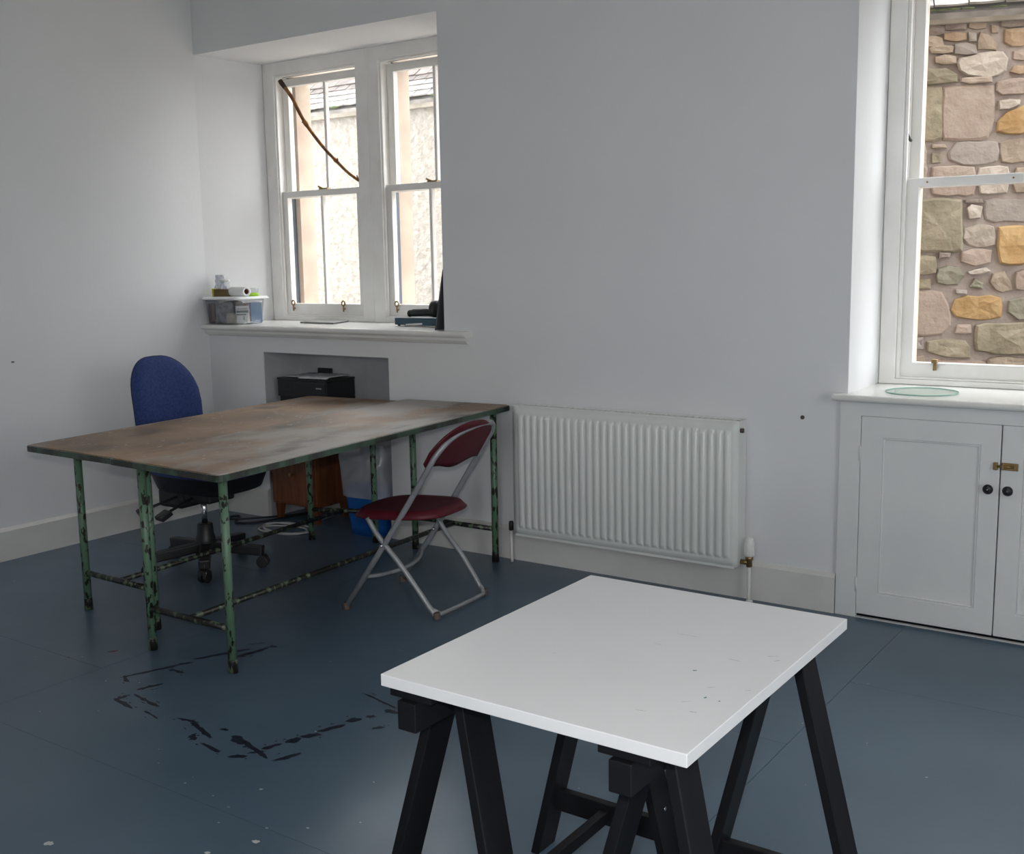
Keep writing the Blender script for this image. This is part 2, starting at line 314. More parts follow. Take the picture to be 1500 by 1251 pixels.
def blob(mb, p, q, wd, z=.0004, n=9):
    """an irregular dry-brush stroke of paint lying on the floor"""
    p = Vector((*p, 0)); q = Vector((*q, 0)); d = q-p; L = max(d.length, .004); t = d/L if d.length > 1e-5 else Vector((1, 0, 0)); s = Vector((-t.y, t.x, 0))
    k = max(5, int(L/.014)); top = []; bot = []
    for i in range(k+1):
        f = i/k; e = min(1, 4*f+.25, 4*(1-f)+.25); a = wd*(.28+.62*random.random())*e; c = p + t*(f*L) + s*(random.uniform(-.2, .2)*wd)
        top.append(c+s*a); bot.append(c-s*a)
    o = len(mb.v); mb.v += [(v.x, v.y, z) for v in top+bot]
    mb.f += [(o+i, o+i+k+1, o+i+k+2, o+i+1) for i in range(k)]; mb.sm += [False]*k
MARKS = [(1.899, -2.054, 1.968, -1.877, 0.011), (1.968, -1.877, 1.989, -1.83, 0.0088), (1.979, -1.795, 2.061, -1.632, 0.0154), (2.026, -1.579, 2.061, -1.539, 0.0088), (2.088, -1.698, 2.118, -1.57, 0.0154), (2.111, -1.548, 2.135, -1.541, 0.0154), (1.895, -2.056, 1.95, -2.085, 0.011), (2.045, -2.108, 2.074, -2.029, 0.0132), (2.054, -2.201, 2.059, -2.159, 0.0176), (2.058, -2.204, 2.158, -2.22, 0.0132), (2.076, -2.143, 2.225, -2.163, 0.011), (2.228, -2.217, 2.303, -2.229, 0.0066), (1.981, -1.92, 2.049, -1.917, 0.011), (2.372, -2.193, 2.45, -2.183, 0.0088), (2.434, -2.193, 2.57, -2.232, 0.011), (2.5, -2.257, 2.545, -2.273, 0.0176), (2.584, -2.272, 2.669, -2.288, 0.011), (2.555, -2.174, 2.574, -2.173, 0.0088), (2.634, -2.191, 2.696, -2.212, 0.0308), (2.669, -2.193, 2.829, -2.236, 0.011), (2.732, -2.298, 2.772, -2.268, 0.011), (2.757, -2.243, 2.786, -2.213, 0.011), (2.778, -2.195, 2.796, -2.148, 0.0176), (2.801, -2.128, 2.815, -2.088, 0.0198), (2.815, -2.075, 2.845, -2.032, 0.0198), (2.83, -2.016, 2.864, -1.943, 0.0176), (2.853, -1.912, 2.881, -1.875, 0.0198), (2.881, -1.849, 2.899, -1.835, 0.011), (2.865, -2.235, 2.895, -2.166, 0.0132), (2.756, -1.71, 2.91, -1.741, 0.0066), (2.901, -1.774, 2.946, -1.772, 0.022), (2.959, -1.908, 2.982, -1.881, 0.0132)]
SPECKS = [(2.73, -2.89, 0.013), (3.171, -2.591, 0.011), (3.11, -2.696, 0.008), (2.968, -2.386, 0.006), (2.884, -2.486, 0.004), (2.971, -2.506, 0.004), (3.235, -2.469, 0.005), (3.015, -2.578, 0.004), (0.398, -1.577, 0.005), (2.755, -2.479, 0.004), (2.821, -2.022, 0.004), (3.145, -2.528, 0.004)]
for i, (a, c, d, e, wd) in enumerate(MARKS):
    mk = MB()
    for k in range(3):
        j = lambda s_: random.uniform(-s_, s_)
        dx_, dy_ = (d-a)*.14, (e-c)*.14; blob(mk, (a-dx_*random.random()+j(.006), c-dy_*random.random()+j(.006)), (d+dx_*random.random()+j(.006), e+dy_*random.random()+j(.006)), wd*(1.1, .6, .5)[k], .0004+.0001*k)
    for k in range(2):
        f = random.random(); px_, py_ = a+(d-a)*f, c+(e-c)*f; ox, oy = random.uniform(-.035, .035), random.uniform(-.03, .03)
        blob(mk, (px_+ox, py_+oy), (px_+ox+(d-a)*.16, py_+oy+(e-c)*.16), wd*.35, .0007)
    o = mk.build('paint_mark', M['mark'], floor); o['kind'] = 'stuff'
mk = MB()
for x, y, s_ in SPECKS: blob(mk, (x-s_, y-s_*.3), (x+s_, y+s_*.3), s_*.9, .0006)
for k in range(60):
    x, y = random.uniform(1.2, 4.6), random.uniform(-3.4, -.6); s_ = random.uniform(.0015, .0035); blob(mk, (x-s_, y), (x+s_, y+s_*.4), s_, .0006)
o = mk.build('paint_specks', M['speck'], floor); o['kind'] = 'stuff'
mk = MB(); blob(mk, (1.62, -1.93), (1.645, -1.90), .012); blob(mk, (1.54, -2.05), (1.552, -2.05), .008); blob(mk, (2.41, -2.9), (2.44, -2.87), .02)
o = mk.build('paint_specks', M['redspeck'], floor); o['kind'] = 'stuff'

def skirting(name, x0, y0, x1, y1, th, label, h=.166):
    """board with a chamfered top; th is towards the room"""
    d = Vector((x1-x0, y1-y0, 0)); L = d.length; t = d/L; nrm = Vector((t.y, -t.x, 0))
    prof = [(0, 0), (th, 0), (th, h-.016), (th*.45, h), (0, h)]; b = MB()
    vs = [Vector((x0, y0, 0)) + nrm*u + Vector((0, 0, v)) for u, v in prof] + [Vector((x1, y1, 0)) + nrm*u + Vector((0, 0, v)) for u, v in prof]
    k = len(prof); b.add(vs, [tuple(range(k)), tuple(range(2*k-1, k-1, -1))] + [(i, k+i, k+(i+1) % k, (i+1) % k) for i in range(k)])
    return struct(b.build(name, M['skirt']), label, 'skirting')
skirting('baseboard_left', 0, RY, 0, -.001, .02, 'white skirting board along the left wall'); 
skirting('baseboard_back', .02, 0, NX0, 0, .02, 'short white skirting left of the niche in the back wall')
skirting('baseboard_back', NX1, 0, 3.808, 0, .02, 'white skirting running behind the radiator to the cupboard')
skirting('baseboard_back', 5.06, 0, RX, 0, .02, 'white skirting right of the cupboard')

# window boards
def nosed(b, x0, x1, y0, y1, z0, z1):
    r = (z1-z0)/2; prof = [(y1, z0)] + [(y0+r-r*math.sin(PI*i/8), z0+r-r*math.cos(PI*i/8)) for i in range(9)] + [(y1, z1)]
    b.prism(prof[::-1], x0, x1, 'x')
b = MB(); nosed(b, .003, 1.956, -.062, 0, 1.090, 1.121); b.box(.003, 1.784, 0, .575, 1.090, 1.1205)
t1 = struct(b.build('trim_1', M['board']), 'white glossy window board under the paired windows', 'window board')
b = MB(); b.prism([(0, 1.055), (-.022, 1.060), (-.034, 1.075), (-.034, 1.09), (0, 1.09)], .003, 1.942, 'x'); b.build('bed_mould', M['board'], t1)
b = MB(); nosed(b, 3.792, 5.048, -.072, 0, .890, .917); b.box(3.835, 5.005, 0, .50, .890, .9165)
struct(b.build('trim_2', M['board']), 'white glossy window board over the built-in cupboard', 'window board')

def frame_ring(b, x0, x1, z0, z1, y0, y1, l, r, bo, t):
    """one connected rectangular frame"""
    o = [(x0, z0), (x1, z0), (x1, z1), (x0, z1)]; i = [(x0+l, z0+bo), (x1-r, z0+bo), (x1-r, z1-t), (x0+l, z1-t)]
    vs = [(x, y0, z) for x, z in o+i] + [(x, y1, z) for x, z in o+i]; fs = []
    for k in range(4):
        n = (k+1) % 4
        fs += [(k, n, 4+n, 4+k), (8+n, 8+k, 12+k, 12+n), (n, k, 8+k, 8+n), (4+k, 4+n, 12+n, 12+k)]
    return b.add(vs, fs)
def sash(root, name, x0, x1, z0, z1, y0, y1, st, bo, to, bars, mb='trim'):
    b = MB(); frame_ring(b, x0, x1, z0, z1, y0, y1, st, st, bo, to); f = b.build(name, M[mb], root, bevel=.004)
    edges = [x0+st]
    for c in bars:
        MB().box(c-.0095, c+.0095, y0+.004, y1-.006, z0+bo-.004, z1-to+.004).build('glazing_bar', M[mb], f, bevel=.004); edges += [c-.0095, c+.0095]
    edges.append(x1-st); ym = (y0+y1)/2+.006
    for k in range(0, len(edges), 2):
        MB().box(edges[k]-.004, edges[k+1]+.004, ym-.0015, ym+.0015, z0+bo-.004, z1-to+.004).build('pane', M['glass'], f)
    return f
def lift(root, x, y, z):
    b = MB(); b.tube([(x+.013*math.cos(a*PI/7), y-.012, z+.028+.014*math.sin(a*PI/7)) for a in range(14)], .0045, 8, closed=True); b.tube([(x, y-.012, z+.014), (x, y-.012, z-.022)], .0045, 8)
    b.tube([(x, y+.001, z-.006), (x, y-.014, z-.006)], .006, 8)
    return b.build('sash_lift', M['brass'], root)
# window one: two sash windows with a wide mullion between them
b = MB(); vs_o = [(.057, 1.118), (1.737, 1.118), (1.737, 2.655), (.057, 2.655)]
frame_ring(b, .057, .900, 1.1215, 2.664, .470, .605, .090, .086, .024, .077); frame_ring(b, .900, 1.737, 1.1215, 2.664, .470, .605, .086, .098, .024, .077)
w1 = struct(b.build('window_1', M['trim'], bevel=.003), 'paired white sash windows deep in the left recess', 'window')
for (xl, xr) in ((.147, .814), (.986, 1.639)):
    b = MB(); frame_ring(b, xl-.002, xr+.002, 1.1455, 2.587, .478, .494, .014, .014, .010, .014); b.build('staff_bead', M['trim'], w1, bevel=.004)
    up_ = sash(w1, 'upper_sash', xl+.002, xr-.002, 1.862, 2.572, .541, .580, .047, .038, .046, [(xl+xr)/2+.012])
    lo_ = sash(w1, 'lower_sash', xl+.002, xr-.002, 1.1465, 1.902, .497, .537, .047, .078, .038, [(xl+xr)/2])
    lift(lo_, xl+.072, .497, 1.200); lift(lo_, xr-.175 if xl < .5 else xr-.12, .497, 1.200)
    b = MB(); b.box((xl+xr)/2-.02, (xl+xr)/2+.05, .500, .535, 1.902, 1.910); b.tube([(xl+(xr-xl)*.5, .517, 1.907), (xl+(xr-xl)*.5-.028, .505, 1.922)], .006, 8); b.build('sash_fastener', M['brass'], lo_)
    b = MB(); b.box(xl-.006, xl+.012, .582, .604, 1.146, 2.585); b.build('outer_lining', M['darkpaint'], w1)
    b = MB(); b.box(xl+.05, xr-.02, .496, .500, 2.573, 2.585); b.build('head_gap_shade', M['iron'], w1)  # dark strip drawn in for the shadow at the sash head
# window two: one large sash window
b = MB(); frame_ring(b, 3.836, 5.004, .9175, 2.664, .400, .56, .068, .068, .022, .068); w2 = struct(b.build('window_2', M['trim'], bevel=.003), 'tall white sash window over the cupboard looking onto a stone wall', 'window')
b = MB(); frame_ring(b, 3.904, 4.936, .940, 2.587, .408, .424, .016, .016, .008, .016); b.build('staff_bead', M['trim'], w2, bevel=.004)
up_ = sash(w2, 'upper_sash', 3.912, 4.928, 1.736, 2.575, .472, .512, .046, .036, .05, [4.42])
lo_ = sash(w2, 'lower_sash', 3.912, 4.928, .944, 1.774, .428, .468, .055, .066, .038, [4.42])
b = MB(); frame_ring(b, 3.905, 4.935, 1.774, 2.586, .450, .464, .012, .012, .002, .012); b.build('parting_bead', M['trim'], w2)
b = MB(); b.box(4.055, 4.068, .414, .428, .978, 1.018); b.box(4.050, 4.073, .404, .43, 1.010, 1.026); b.build('sash_lift', M['brass'], lo_, bevel=.002)
b = MB(); b.tube([(3.921, .452, 1.93), (3.921, .432, 1.935), (3.914, .425, 1.955)], .006, 8); b.build('cord_cleat', M['iron'], w2)
for x in (4.0, 4.33): MB().lathe([(.004, 0), (.004, .004)], (x, .4245, 1.756), 8, 'y').build('screw_head', M['brass'], lo_)
# unseen windows added to give fill daylight from behind and from the right
for nm, horiz, a0, a1, lab in (('fill_window_rear', True, 4.7, 6.5, 'unseen window added in the wall behind the photographer for fill daylight'), ('fill_window_right', False, -4.0, -2.4, 'unseen window added in the wall to the right for fill daylight')):
    b = MB(); frame_ring(b, a0, a1, 1.0, 2.6, 0, .10, .06, .06, .06, .06)
    pn = MB(); k = 2; step = (a1-a0)/k
    if not horiz: b.v = [(RX+.1+y, x, z) for x, y, z in b.v]; b.f = [f[::-1] for f in b.f]
    else: b.v = [(x, RY-.2+y, z) for x, y, z in b.v]
    wn = struct(b.build(nm, M['trim']), lab, 'window')
    for i in range(k):
        p0, p1 = a0+i*step+(.06 if i == 0 else .02), a0+(i+1)*step-(.06 if i == k-1 else .02)
        if horiz: MB().box(p0, p1, RY-.152, RY-.148, 1.06, 2.54).build('pane', M['glass'], wn)
        else: MB().box(RX+.148, RX+.152, p0, p1, 1.06, 2.54).build('pane', M['glass'], wn)
        if i:
            c = a0+i*step
            (MB().box(c-.02, c+.02, RY-.2, RY-.1, 1.06, 2.54) if horiz else MB().box(RX+.1, RX+.2, c-.02, c+.02, 1.06, 2.54)).build('mullion', M['trim'], wn)
# outer stone leaf of our own wall; unseen upper part raised to block sky
b = MB(); y0, y1 = .605, .73; zo = -.3; zt = 6.0
for x0, x1, za, zb in ((-1.5, .195, zo, zt), (.800, .992, 1.10, 2.60), (1.612, 3.905, zo, zt), (4.935, 7.9, zo, zt), (.195, 1.612, zo, 1.10), (.195, 1.612, 2.60, zt), (3.905, 4.935, zo, .905), (3.905, 4.935, 2.60, zt)): b.box(x0, x1, y0, y1, za, zb)
struct(b.build('trim_3', M['rybat']), 'dressed pinkish sandstone outside face around the windows', 'wall')

# ------------------------------------------------------------------ outdoors
struct(MB().box(-30, 2.6, .8, 40, -.4, -.3).build('ground', M['ground']), 'unseen yard outside the paired windows, made pale to bounce daylight in', 'ground')
struct(MB().box(2.6, 30, .8, 40, -.4, -.3).build('ground', M['darkyard']), 'unseen yard between the large window and the stone wall, darkened to cut bounce light', 'ground')
struct(MB().box(-30, 30, -40, -7.4, -.4, -.3).build('ground', M['ground']), 'grey yard behind the building', 'ground')
struct(MB().box(8, 30, -7.4, .8, -.4, -.3).build('ground', M['ground']), 'grey yard right of the building', 'ground')
# rubble-stone outbuilding across the yard from the right window; local axes: x along the wall, y into it
ob = thing('stone_outbuilding', 'rubble sandstone outbuilding with mossy slate eaves outside the right window', 'building', (3.57, 3.24, 0), math.atan2(.359, .933))
U0, U1 = -.52, 4.5
MB().box(U0, U1, .0, .5, -.3, 2.915).build('wall_core', M['mortar'], ob)
def stone(poly, k):
    n0 = len(poly); pts = []
    for i in range(n0):
        a = Vector((*poly[i], 0)); c = Vector((*poly[(i+1) % n0], 0)); m = max(1, int((c-a).length/.05))
        for j in range(m): pts.append(a.lerp(c, j/m))
    cx = sum(p.x for p in pts)/len(pts); cz = sum(p.y for p in pts)/len(pts); rad = sum(math.hypot(p.x-cx, p.y-cz) for p in pts)/len(pts)
    # knock the sharp corners off and roughen the outline
    q = []
    for i in range(len(pts)):
        p = (pts[i-1] + pts[i]*5 + pts[(i+1) % len(pts)])/7; p = Vector((cx, cz, 0)) + (p-Vector((cx, cz, 0)))*(1+.011/rad); q.append(p + Vector((random.uniform(-1, 1), random.uniform(-1, 1), 0))*.006)
    n = len(q); big = k in ('pink', 'grey') and rad > .11; proud = random.uniform(.010, .018) if big else random.uniform(.014, .034)
    vs = []; cc = Vector((cx, cz, 0))
    for s_, d in ((1.0, .012), (.985, -proud*.45), (.90, -proud), (.5, -proud*1.12)):
        for p in q:
            r = cc + (p-cc)*s_; r = Vector((r.x, r.y, 0)); nz = 0 if s_ > .98 else (mnoise.noise(Vector((r.x*14, r.y*14, cx*9)))*(.004 if big else .013))
            vs.append((r.x, d+nz, r.y))
    vs.append((cx, -proud*1.15+(0 if big else mnoise.noise(Vector((cx*20, cz*20, 3)))*.012), cz)); fs = []
    for L_ in range(3):
        for i in range(n): fs.append((L_*n+i, L_*n+(i+1) % n, (L_+1)*n+(i+1) % n, (L_+1)*n+i))
    for i in range(n): fs.append((3*n+i, 3*n+(i+1) % n, 4*n))
    b = MB(); fs = [f[::-1] for f in fs] if sum(q[i].x*q[(i+1) % n].y - q[(i+1) % n].x*q[i].y for i in range(n)) < 0 else fs
    b.add(vs, fs); b.build('stone', M['stone_'+k], ob)
STONES = [["brown",[[-0.391,2.896],[-0.224,2.885],[-0.222,2.825],[-0.389,2.835]]],["brown",[[-0.218,2.901],[-0.092,2.893],[-0.09,2.847],[-0.216,2.855]]],["tan",[[-0.081,2.915],[0.024,2.908],[0.027,2.846],[-0.079,2.853]]],["tan",[[0.057,2.87],[0.099,2.867],[0.102,2.816],[0.059,2.819]]],["brown",[[0.106,2.919],[0.28,2.908],[0.283,2.844],[0.109,2.855]]],["tan",[[-0.388,2.824],[-0.231,2.814],[-0.228,2.758],[-0.386,2.767]]],["ochre",[[-0.223,2.841],[-0.089,2.833],[-0.087,2.784],[-0.221,2.792]]],["grey",[[-0.082,2.837],[-0.026,2.834],[-0.023,2.769],[-0.08,2.772]]],["tan",[[-0.019,2.826],[0.041,2.822],[0.098,2.743],[0.09,2.721],[-0.017,2.725]]],["ochre",[[0.129,2.844],[0.284,2.835],[0.289,2.736],[0.134,2.746]]],["tan",[[-0.306,2.749],[-0.281,2.766],[-0.165,2.763],[-0.163,2.708],[-0.297,2.711]]],["grey",[[-0.159,2.77],[-0.028,2.762],[-0.025,2.697],[-0.156,2.705]]],["pink",[[0.184,2.713],[0.29,2.706],[0.293,2.644],[0.187,2.65]]],["pink",[[-0.385,2.73],[-0.322,2.71],[-0.306,2.632],[-0.381,2.622]]],["tan",[[-0.274,2.702],[-0.146,2.695],[-0.144,2.639],[-0.272,2.646]]],["pale",[[-0.138,2.646],[-0.119,2.682],[-0.064,2.674],[-0.003,2.703],[0.127,2.7],[0.149,2.666],[0.153,2.574],[0.053,2.554],[-0.014,2.56],[-0.124,2.594]]],["ochre",[[0.173,2.577],[0.197,2.622],[0.294,2.626],[0.297,2.561]]],["olive",[[-0.381,2.619],[-0.212,2.622],[-0.132,2.575],[-0.135,2.533],[-0.378,2.527]]],["pink",[[-0.114,2.563],[0.076,2.553],[0.077,2.518],[-0.112,2.528]]],["pink",[[0.104,2.53],[0.299,2.534],[0.303,2.45],[0.134,2.447],[0.102,2.465]]],["olive",[[-0.377,2.517],[-0.223,2.509],[-0.21,2.182],[-0.365,2.189]]],["pink",[[-0.216,2.507],[0.085,2.503],[0.098,2.32],[0.066,2.18],[-0.203,2.182]]],["pale",[[0.113,2.417],[0.252,2.415],[0.236,2.37],[0.125,2.347]]],["gold",[[0.113,2.221],[0.115,2.282],[0.171,2.326],[0.254,2.371],[0.306,2.38],[0.315,2.212],[0.182,2.199]]],["pink",[[-0.364,2.157],[-0.304,2.155],[-0.294,1.892],[-0.355,1.894]]],["tan",[[-0.274,2.158],[-0.177,2.155],[-0.176,2.126],[-0.273,2.13]]],["olive",[[-0.267,2.106],[-0.205,2.103],[-0.202,2.031],[-0.265,2.034]]],["grey",[[-0.163,2.085],[-0.12,2.164],[0.125,2.159],[0.131,2.026],[-0.064,2.024],[-0.157,2.056]]],["tan",[[0.139,2.158],[0.317,2.161],[0.324,2.022],[0.154,2.03]]],["pink",[[-0.264,2.014],[-0.008,2.005],[-0.001,1.83],[-0.257,1.838]]],["pale",[[0.019,2.002],[0.189,1.996],[0.197,1.834],[0.026,1.839]]],["tan",[[0.227,1.99],[0.326,1.986],[0.334,1.83],[0.235,1.833]]],["olive",[[-0.356,1.809],[-0.075,1.801],[-0.062,1.475],[-0.344,1.48]]],["brown",[[-0.05,1.805],[0.051,1.802],[0.052,1.773],[-0.049,1.776]]],["pale",[[-0.045,1.749],[-0.026,1.773],[0.055,1.763],[0.052,1.672],[-0.038,1.672]]],["grey",[[0.067,1.799],[0.336,1.791],[0.343,1.655],[0.073,1.662]]],["pale",[[-0.053,1.556],[-0.047,1.624],[0.026,1.641],[0.127,1.624],[0.137,1.508],[0.032,1.496],[-0.015,1.511]]],["gold",[[0.154,1.624],[0.344,1.619],[0.356,1.388],[0.165,1.391]]],["olive",[[-0.343,1.448],[-0.221,1.446],[-0.216,1.328],[-0.339,1.33]]],["brown",[[-0.21,1.468],[-0.124,1.467],[-0.122,1.43],[-0.209,1.431]]],["pink",[[-0.066,1.409],[-0.059,1.478],[0.119,1.489],[0.119,1.392],[0.028,1.384]]],["olive",[[-0.331,1.304],[-0.233,1.303],[-0.23,1.234],[-0.329,1.235]]],["green",[[-0.208,1.371],[-0.083,1.374],[-0.041,1.321],[-0.079,1.266],[-0.199,1.27]]],["pale",[[-0.032,1.347],[0.086,1.367],[0.116,1.345],[-0.001,1.321]]],["green",[[-0.013,1.242],[0.029,1.31],[0.085,1.272],[0.082,1.225]]],["tan",[[0.122,1.272],[0.127,1.33],[0.209,1.344],[0.264,1.223],[0.191,1.208],[0.146,1.23]]],["pink",[[0.268,1.343],[0.37,1.342],[0.375,1.228],[0.273,1.229]]],["pink",[[-0.338,1.221],[-0.167,1.217],[-0.133,1.126],[-0.11,0.998],[-0.156,0.937],[-0.328,0.934]]],["gold",[[-0.101,1.084],[-0.095,1.179],[-0.006,1.186],[0.182,1.182],[0.191,1.045],[0.061,1.032],[-0.08,1.057]]],["green",[[0.226,1.082],[0.237,1.166],[0.378,1.175],[0.385,1.034],[0.298,1.024]]],["grey",[[-0.092,1.23],[-0.012,1.229],[-0.011,1.197],[-0.091,1.198]]],["pink",[[-0.08,1.009],[0.02,1.009],[0.022,0.945],[-0.078,0.945]]],["olive",[[0.04,0.998],[0.175,1.014],[0.386,1.008],[0.396,0.818],[0.234,0.804],[0.055,0.833]]],["grey",[[-0.328,0.923],[-0.267,0.923],[-0.263,0.837],[-0.325,0.837]]],["olive",[[-0.253,0.821],[-0.24,0.902],[-0.024,0.907],[0.018,0.859],[0.022,0.779],[-0.059,0.784]]],["pink",[[-0.24,0.767],[0.112,0.769],[0.116,0.672],[-0.237,0.669]]],["tan",[[0.126,0.785],[0.397,0.786],[0.403,0.669],[0.132,0.667]]],["tan",[[-0.323,0.793],[-0.257,0.794],[-0.253,0.685],[-0.319,0.685]]]]
for k, poly in STONES: stone(poly, k)
KINDS = ['pink', 'tan', 'tan', 'olive', 'pale', 'ochre', 'grey', 'green', 'gold']
def courses(ua, ub, za, zb):
    z = za
    while z < zb-.06:
        h = min(random.uniform(.10, .21), zb-z); u = ua
        while u < ub-.05:
            L_ = min(random.uniform(.14, .36), ub-u); g = .014
            j = lambda: random.uniform(-.010, .010)
            stone([(u+g+j(), z+g+j()), (u+L_-g+j(), z+g+j()), (u+L_-g+j(), z+h-g+j()), (u+g+j(), z+h-g+j())], random.choice(KINDS)); u += L_
        z += h
courses(U0+.01, -.40, -.28, 2.84); courses(-.43, .32, -.28, .70); courses(.34, 1.60, .25, 2.88)
b = MB(); b.box(U0-.02, U1, -.05, .35, 2.885, 2.942); e = b.build('eave_course', M['eave'], ob, bevel=.008)
def slating(root, ua, ub, z, y, pitch, wd, expo, rows, th, pick, jit=.006):
    ct, stn = math.cos(pitch), math.sin(pitch)
    for r in range(rows):
        off = (wd/2 if r % 2 else 0); u = ua-off; base = r*expo
        while u < ub:
            ww = wd*random.uniform(.86, 1.12); L_ = expo*1.9; e = random.uniform(-jit, jit); tk = th*random.uniform(.8, 1.2); g = .004
            # slate as a thin slab with a ragged tail
            prof = [(u+g, base+e), (u+ww*.3, base+e-random.uniform(0, jit)), (u+ww*.7, base+e-random.uniform(0, jit)), (u+ww-g, base+e+random.uniform(0, jit)), (u+ww-g, base+L_), (u+g, base+L_)]
            vs = []
            for lift_ in (0, tk):
                for uu, s_ in prof:
                    h = lift_ + (L_-(s_-base))/L_*th*1.6
                    vs.append((uu, y+s_*ct-h*stn, z+s_*stn+h*ct))
            n = 6; b = MB(); b.add(vs, [tuple(range(n-1, -1, -1)), tuple(range(n, 2*n))] + [(i, (i+1) % n, n+(i+1) % n, n+i) for i in range(n)])
            b.build('slate', M[pick(r)], root); u += ww
def roof_deck(root, ua, ub, z, y, pitch, length, m):
    ct, stn = math.cos(pitch), math.sin(pitch); b = MB()
    b.add([(ua, y, z-.01), (ub, y, z-.01), (ub, y+length*ct, z-.01+length*stn), (ua, y+length*ct, z-.01+length*stn), (ua, y+.04, z-.05), (ub, y+.04, z-.05), (ub, y+length*ct+.04, z-.05+length*stn), (ua, y+length*ct+.04, z-.05+length*stn)],
          [(0, 1, 2, 3), (7, 6, 5, 4), (0, 4, 5, 1), (1, 5, 6, 2), (2, 6, 7, 3), (3, 7, 4, 0)]); return b.build('roof_deck', M[m], root)
roof_deck(ob, U0-.03, U1, 2.955, -.08, math.radians(50), 7.5, 'slate')  # unseen slope made steeper and longer to block sky from the window
slating(ob, U0-.03, 1.9, 2.960, -.10, math.radians(50), .235, .115, 5, .016, lambda r: 'slate')
for k in range(16):
    u = random.uniform(-.5, .9); b = MB(); L_ = random.uniform(.03, .09)
    b.lathe([(.004, -.006), (.010, -.003), (.009, .002), (.003, .005)], (u, -.104+random.uniform(-.004, .004), 2.962), 7, 'z', sx=L_/.02, sy=.9); b.build('moss_tuft', M['moss'], ob)
# harled building beyond the paired windows
hb = thing('harled_building', 'low cream harled building with a slate roof seen through the paired windows', 'building', (-6.2, 4.6, 0))
MB().box(0, 8.0, 0, .5, -.3, 3.06).build('wall', M['harl'], hb)
MB().box(-.05, 8.05, -.07, .02, 3.00, 3.075).build('eave_course', M['eave'], hb, bevel=.006)
roof_deck(hb, -.1, 8.1, 3.085, -.10, math.radians(41), 4.0, 'slate')
slating(hb, .9, 5.9, 3.09, -.12, math.radians(41), .19, .10, 5, .013, lambda r: 'slatebrown' if r >= 3 else 'slate', .005)
b = MB()
for u in (2.62, 3.05, 4.42, 3.7): b.lathe([(.02, -.008), (.05, 0), (.03, .02)], (u, -.12, 3.098), 7, 'z', sx=1.6, sy=.6)
o = b.build('moss_patches', M['moss'], hb); o['kind'] = 'stuff'

# ------------------------------------------------------------------ radiator
ra = thing('radiator', 'white ribbed panel radiator on the back wall between green table and cupboard', 'radiator', (2.266, 0, 0))
W_, zb_, zt_ = 1.147, .158, .780; yf = -.112
def rad_y(x, z):
    p = (x-.028)/(W_-.056)*29.0; r = 0.0
    if 0 < p < 29:
        f = p % 1.0; s_ = min(1, max(0, (f-.10)/.12))*min(1, max(0, (.90-f)/.12)); s_ = s_*s_*(3-2*s_)
        zf = min(1, max(0, (z-zb_-.030)/.02))*min(1, max(0, (zt_-.036-z)/.02)); r = s_*zf*zf*(3-2*zf)
    return yf + .006 - .010*r
xs = [0] + [.028+(W_-.056)*(k+q)/29 for k in range(29) for q in (0, .10, .14, .18, .22, .5, .78, .82, .86, .90)] + [W_-.028, W_]
zs = [zb_, zb_+.028, zb_+.033, zb_+.038, zb_+.044, zb_+.05, (zb_+zt_)/2, zt_-.056, zt_-.05, zt_-.045, zt_-.04, zt_-.034, zt_]
b = MB(); b.grid(lambda u, v: (xs[round(u*(len(xs)-1))], rad_y(xs[round(u*(len(xs)-1))], zs[round(v*(len(zs)-1))]), zs[round(v*(len(zs)-1))]), len(xs), len(zs)); b.build('front_panel', M['rad'], ra, solid=.002)
MB().box(0, W_, -.030, -.024, zb_, zt_).build('back_panel', M['rad'], ra, bevel=.002)
b = MB(); frame_ring(b, 0, W_, -.104, -.026, zt_-.004, zt_+.006, .006, .006, .010, .010); b.v = [(x, z, y) for x, y, z in b.v]; g = b.build('top_rim', M['rad'], ra)
for k in range(38): MB().box(.02+k*.0293, .034+k*.0293, -.096, -.034, zt_-.002, zt_+.003).build('grille_slat', M['rad'], ra)
MB().box(W_-.004, W_+.004, -.106, -.026, zb_+.01, zt_+.006).build('side_cover', M['rad'], ra, bevel=.002)
MB().box(-.004, .004, -.106, -.026, zb_+.01, zt_+.006).build('side_cover', M['rad'], ra, bevel=.002)
MB().box(.01, W_-.01, yf+.003, -.03, zb_-.008, zb_+.002).build('bottom_edge', M['rad'], ra)
b = MB(); b.lathe([(.010, 0), (.010, .012), (.005, .014)], (W_+.004, -.088, zt_-.035), 10, 'x'); b.build('bleed_valve', M['rubber'], ra)
for x in (.25, .9): MB().box(x-.015, x+.015, -.026, -.001, zb_+.03, zt_-.03).build('bracket', M['rad'], ra)
vx, vy = 3.455-2.266, -.068
b = MB(); b.lathe([(.011, .158), (.013, .160), (.013, .186), (.017, .190), (.017, .204), (.012, .206)], (vx, vy, 0), 14); b.tube([(vx, vy, .176), (W_+.004, vy, .176)], .011, 10); va = b.build('valve_body', M['brass'], ra)
b = MB(); b.lathe([(.018, .204), (.0225, .208), (.0225, .232), (.0215, .262), (.0165, .283), (.004, .287)], (vx, vy, 0), 18)
b.build('thermostat_head', M['whiteplastic'], va)
for k in range(8):
    a = k*PI/4; MB().box(vx+.0215*math.cos(a)-.002, vx+.0215*math.cos(a)+.002, vy+.0215*math.sin(a)-.002, vy+.0215*math.sin(a)+.002, .214, .258).build('grip_ridge', M['whiteplastic'], va)
b = MB(); b.tube([(vx, vy, .160), (vx, vy, .03), (vx+.003, vy, .001)], .0075, 10); b.build('pipe', M['skirt'], ra)
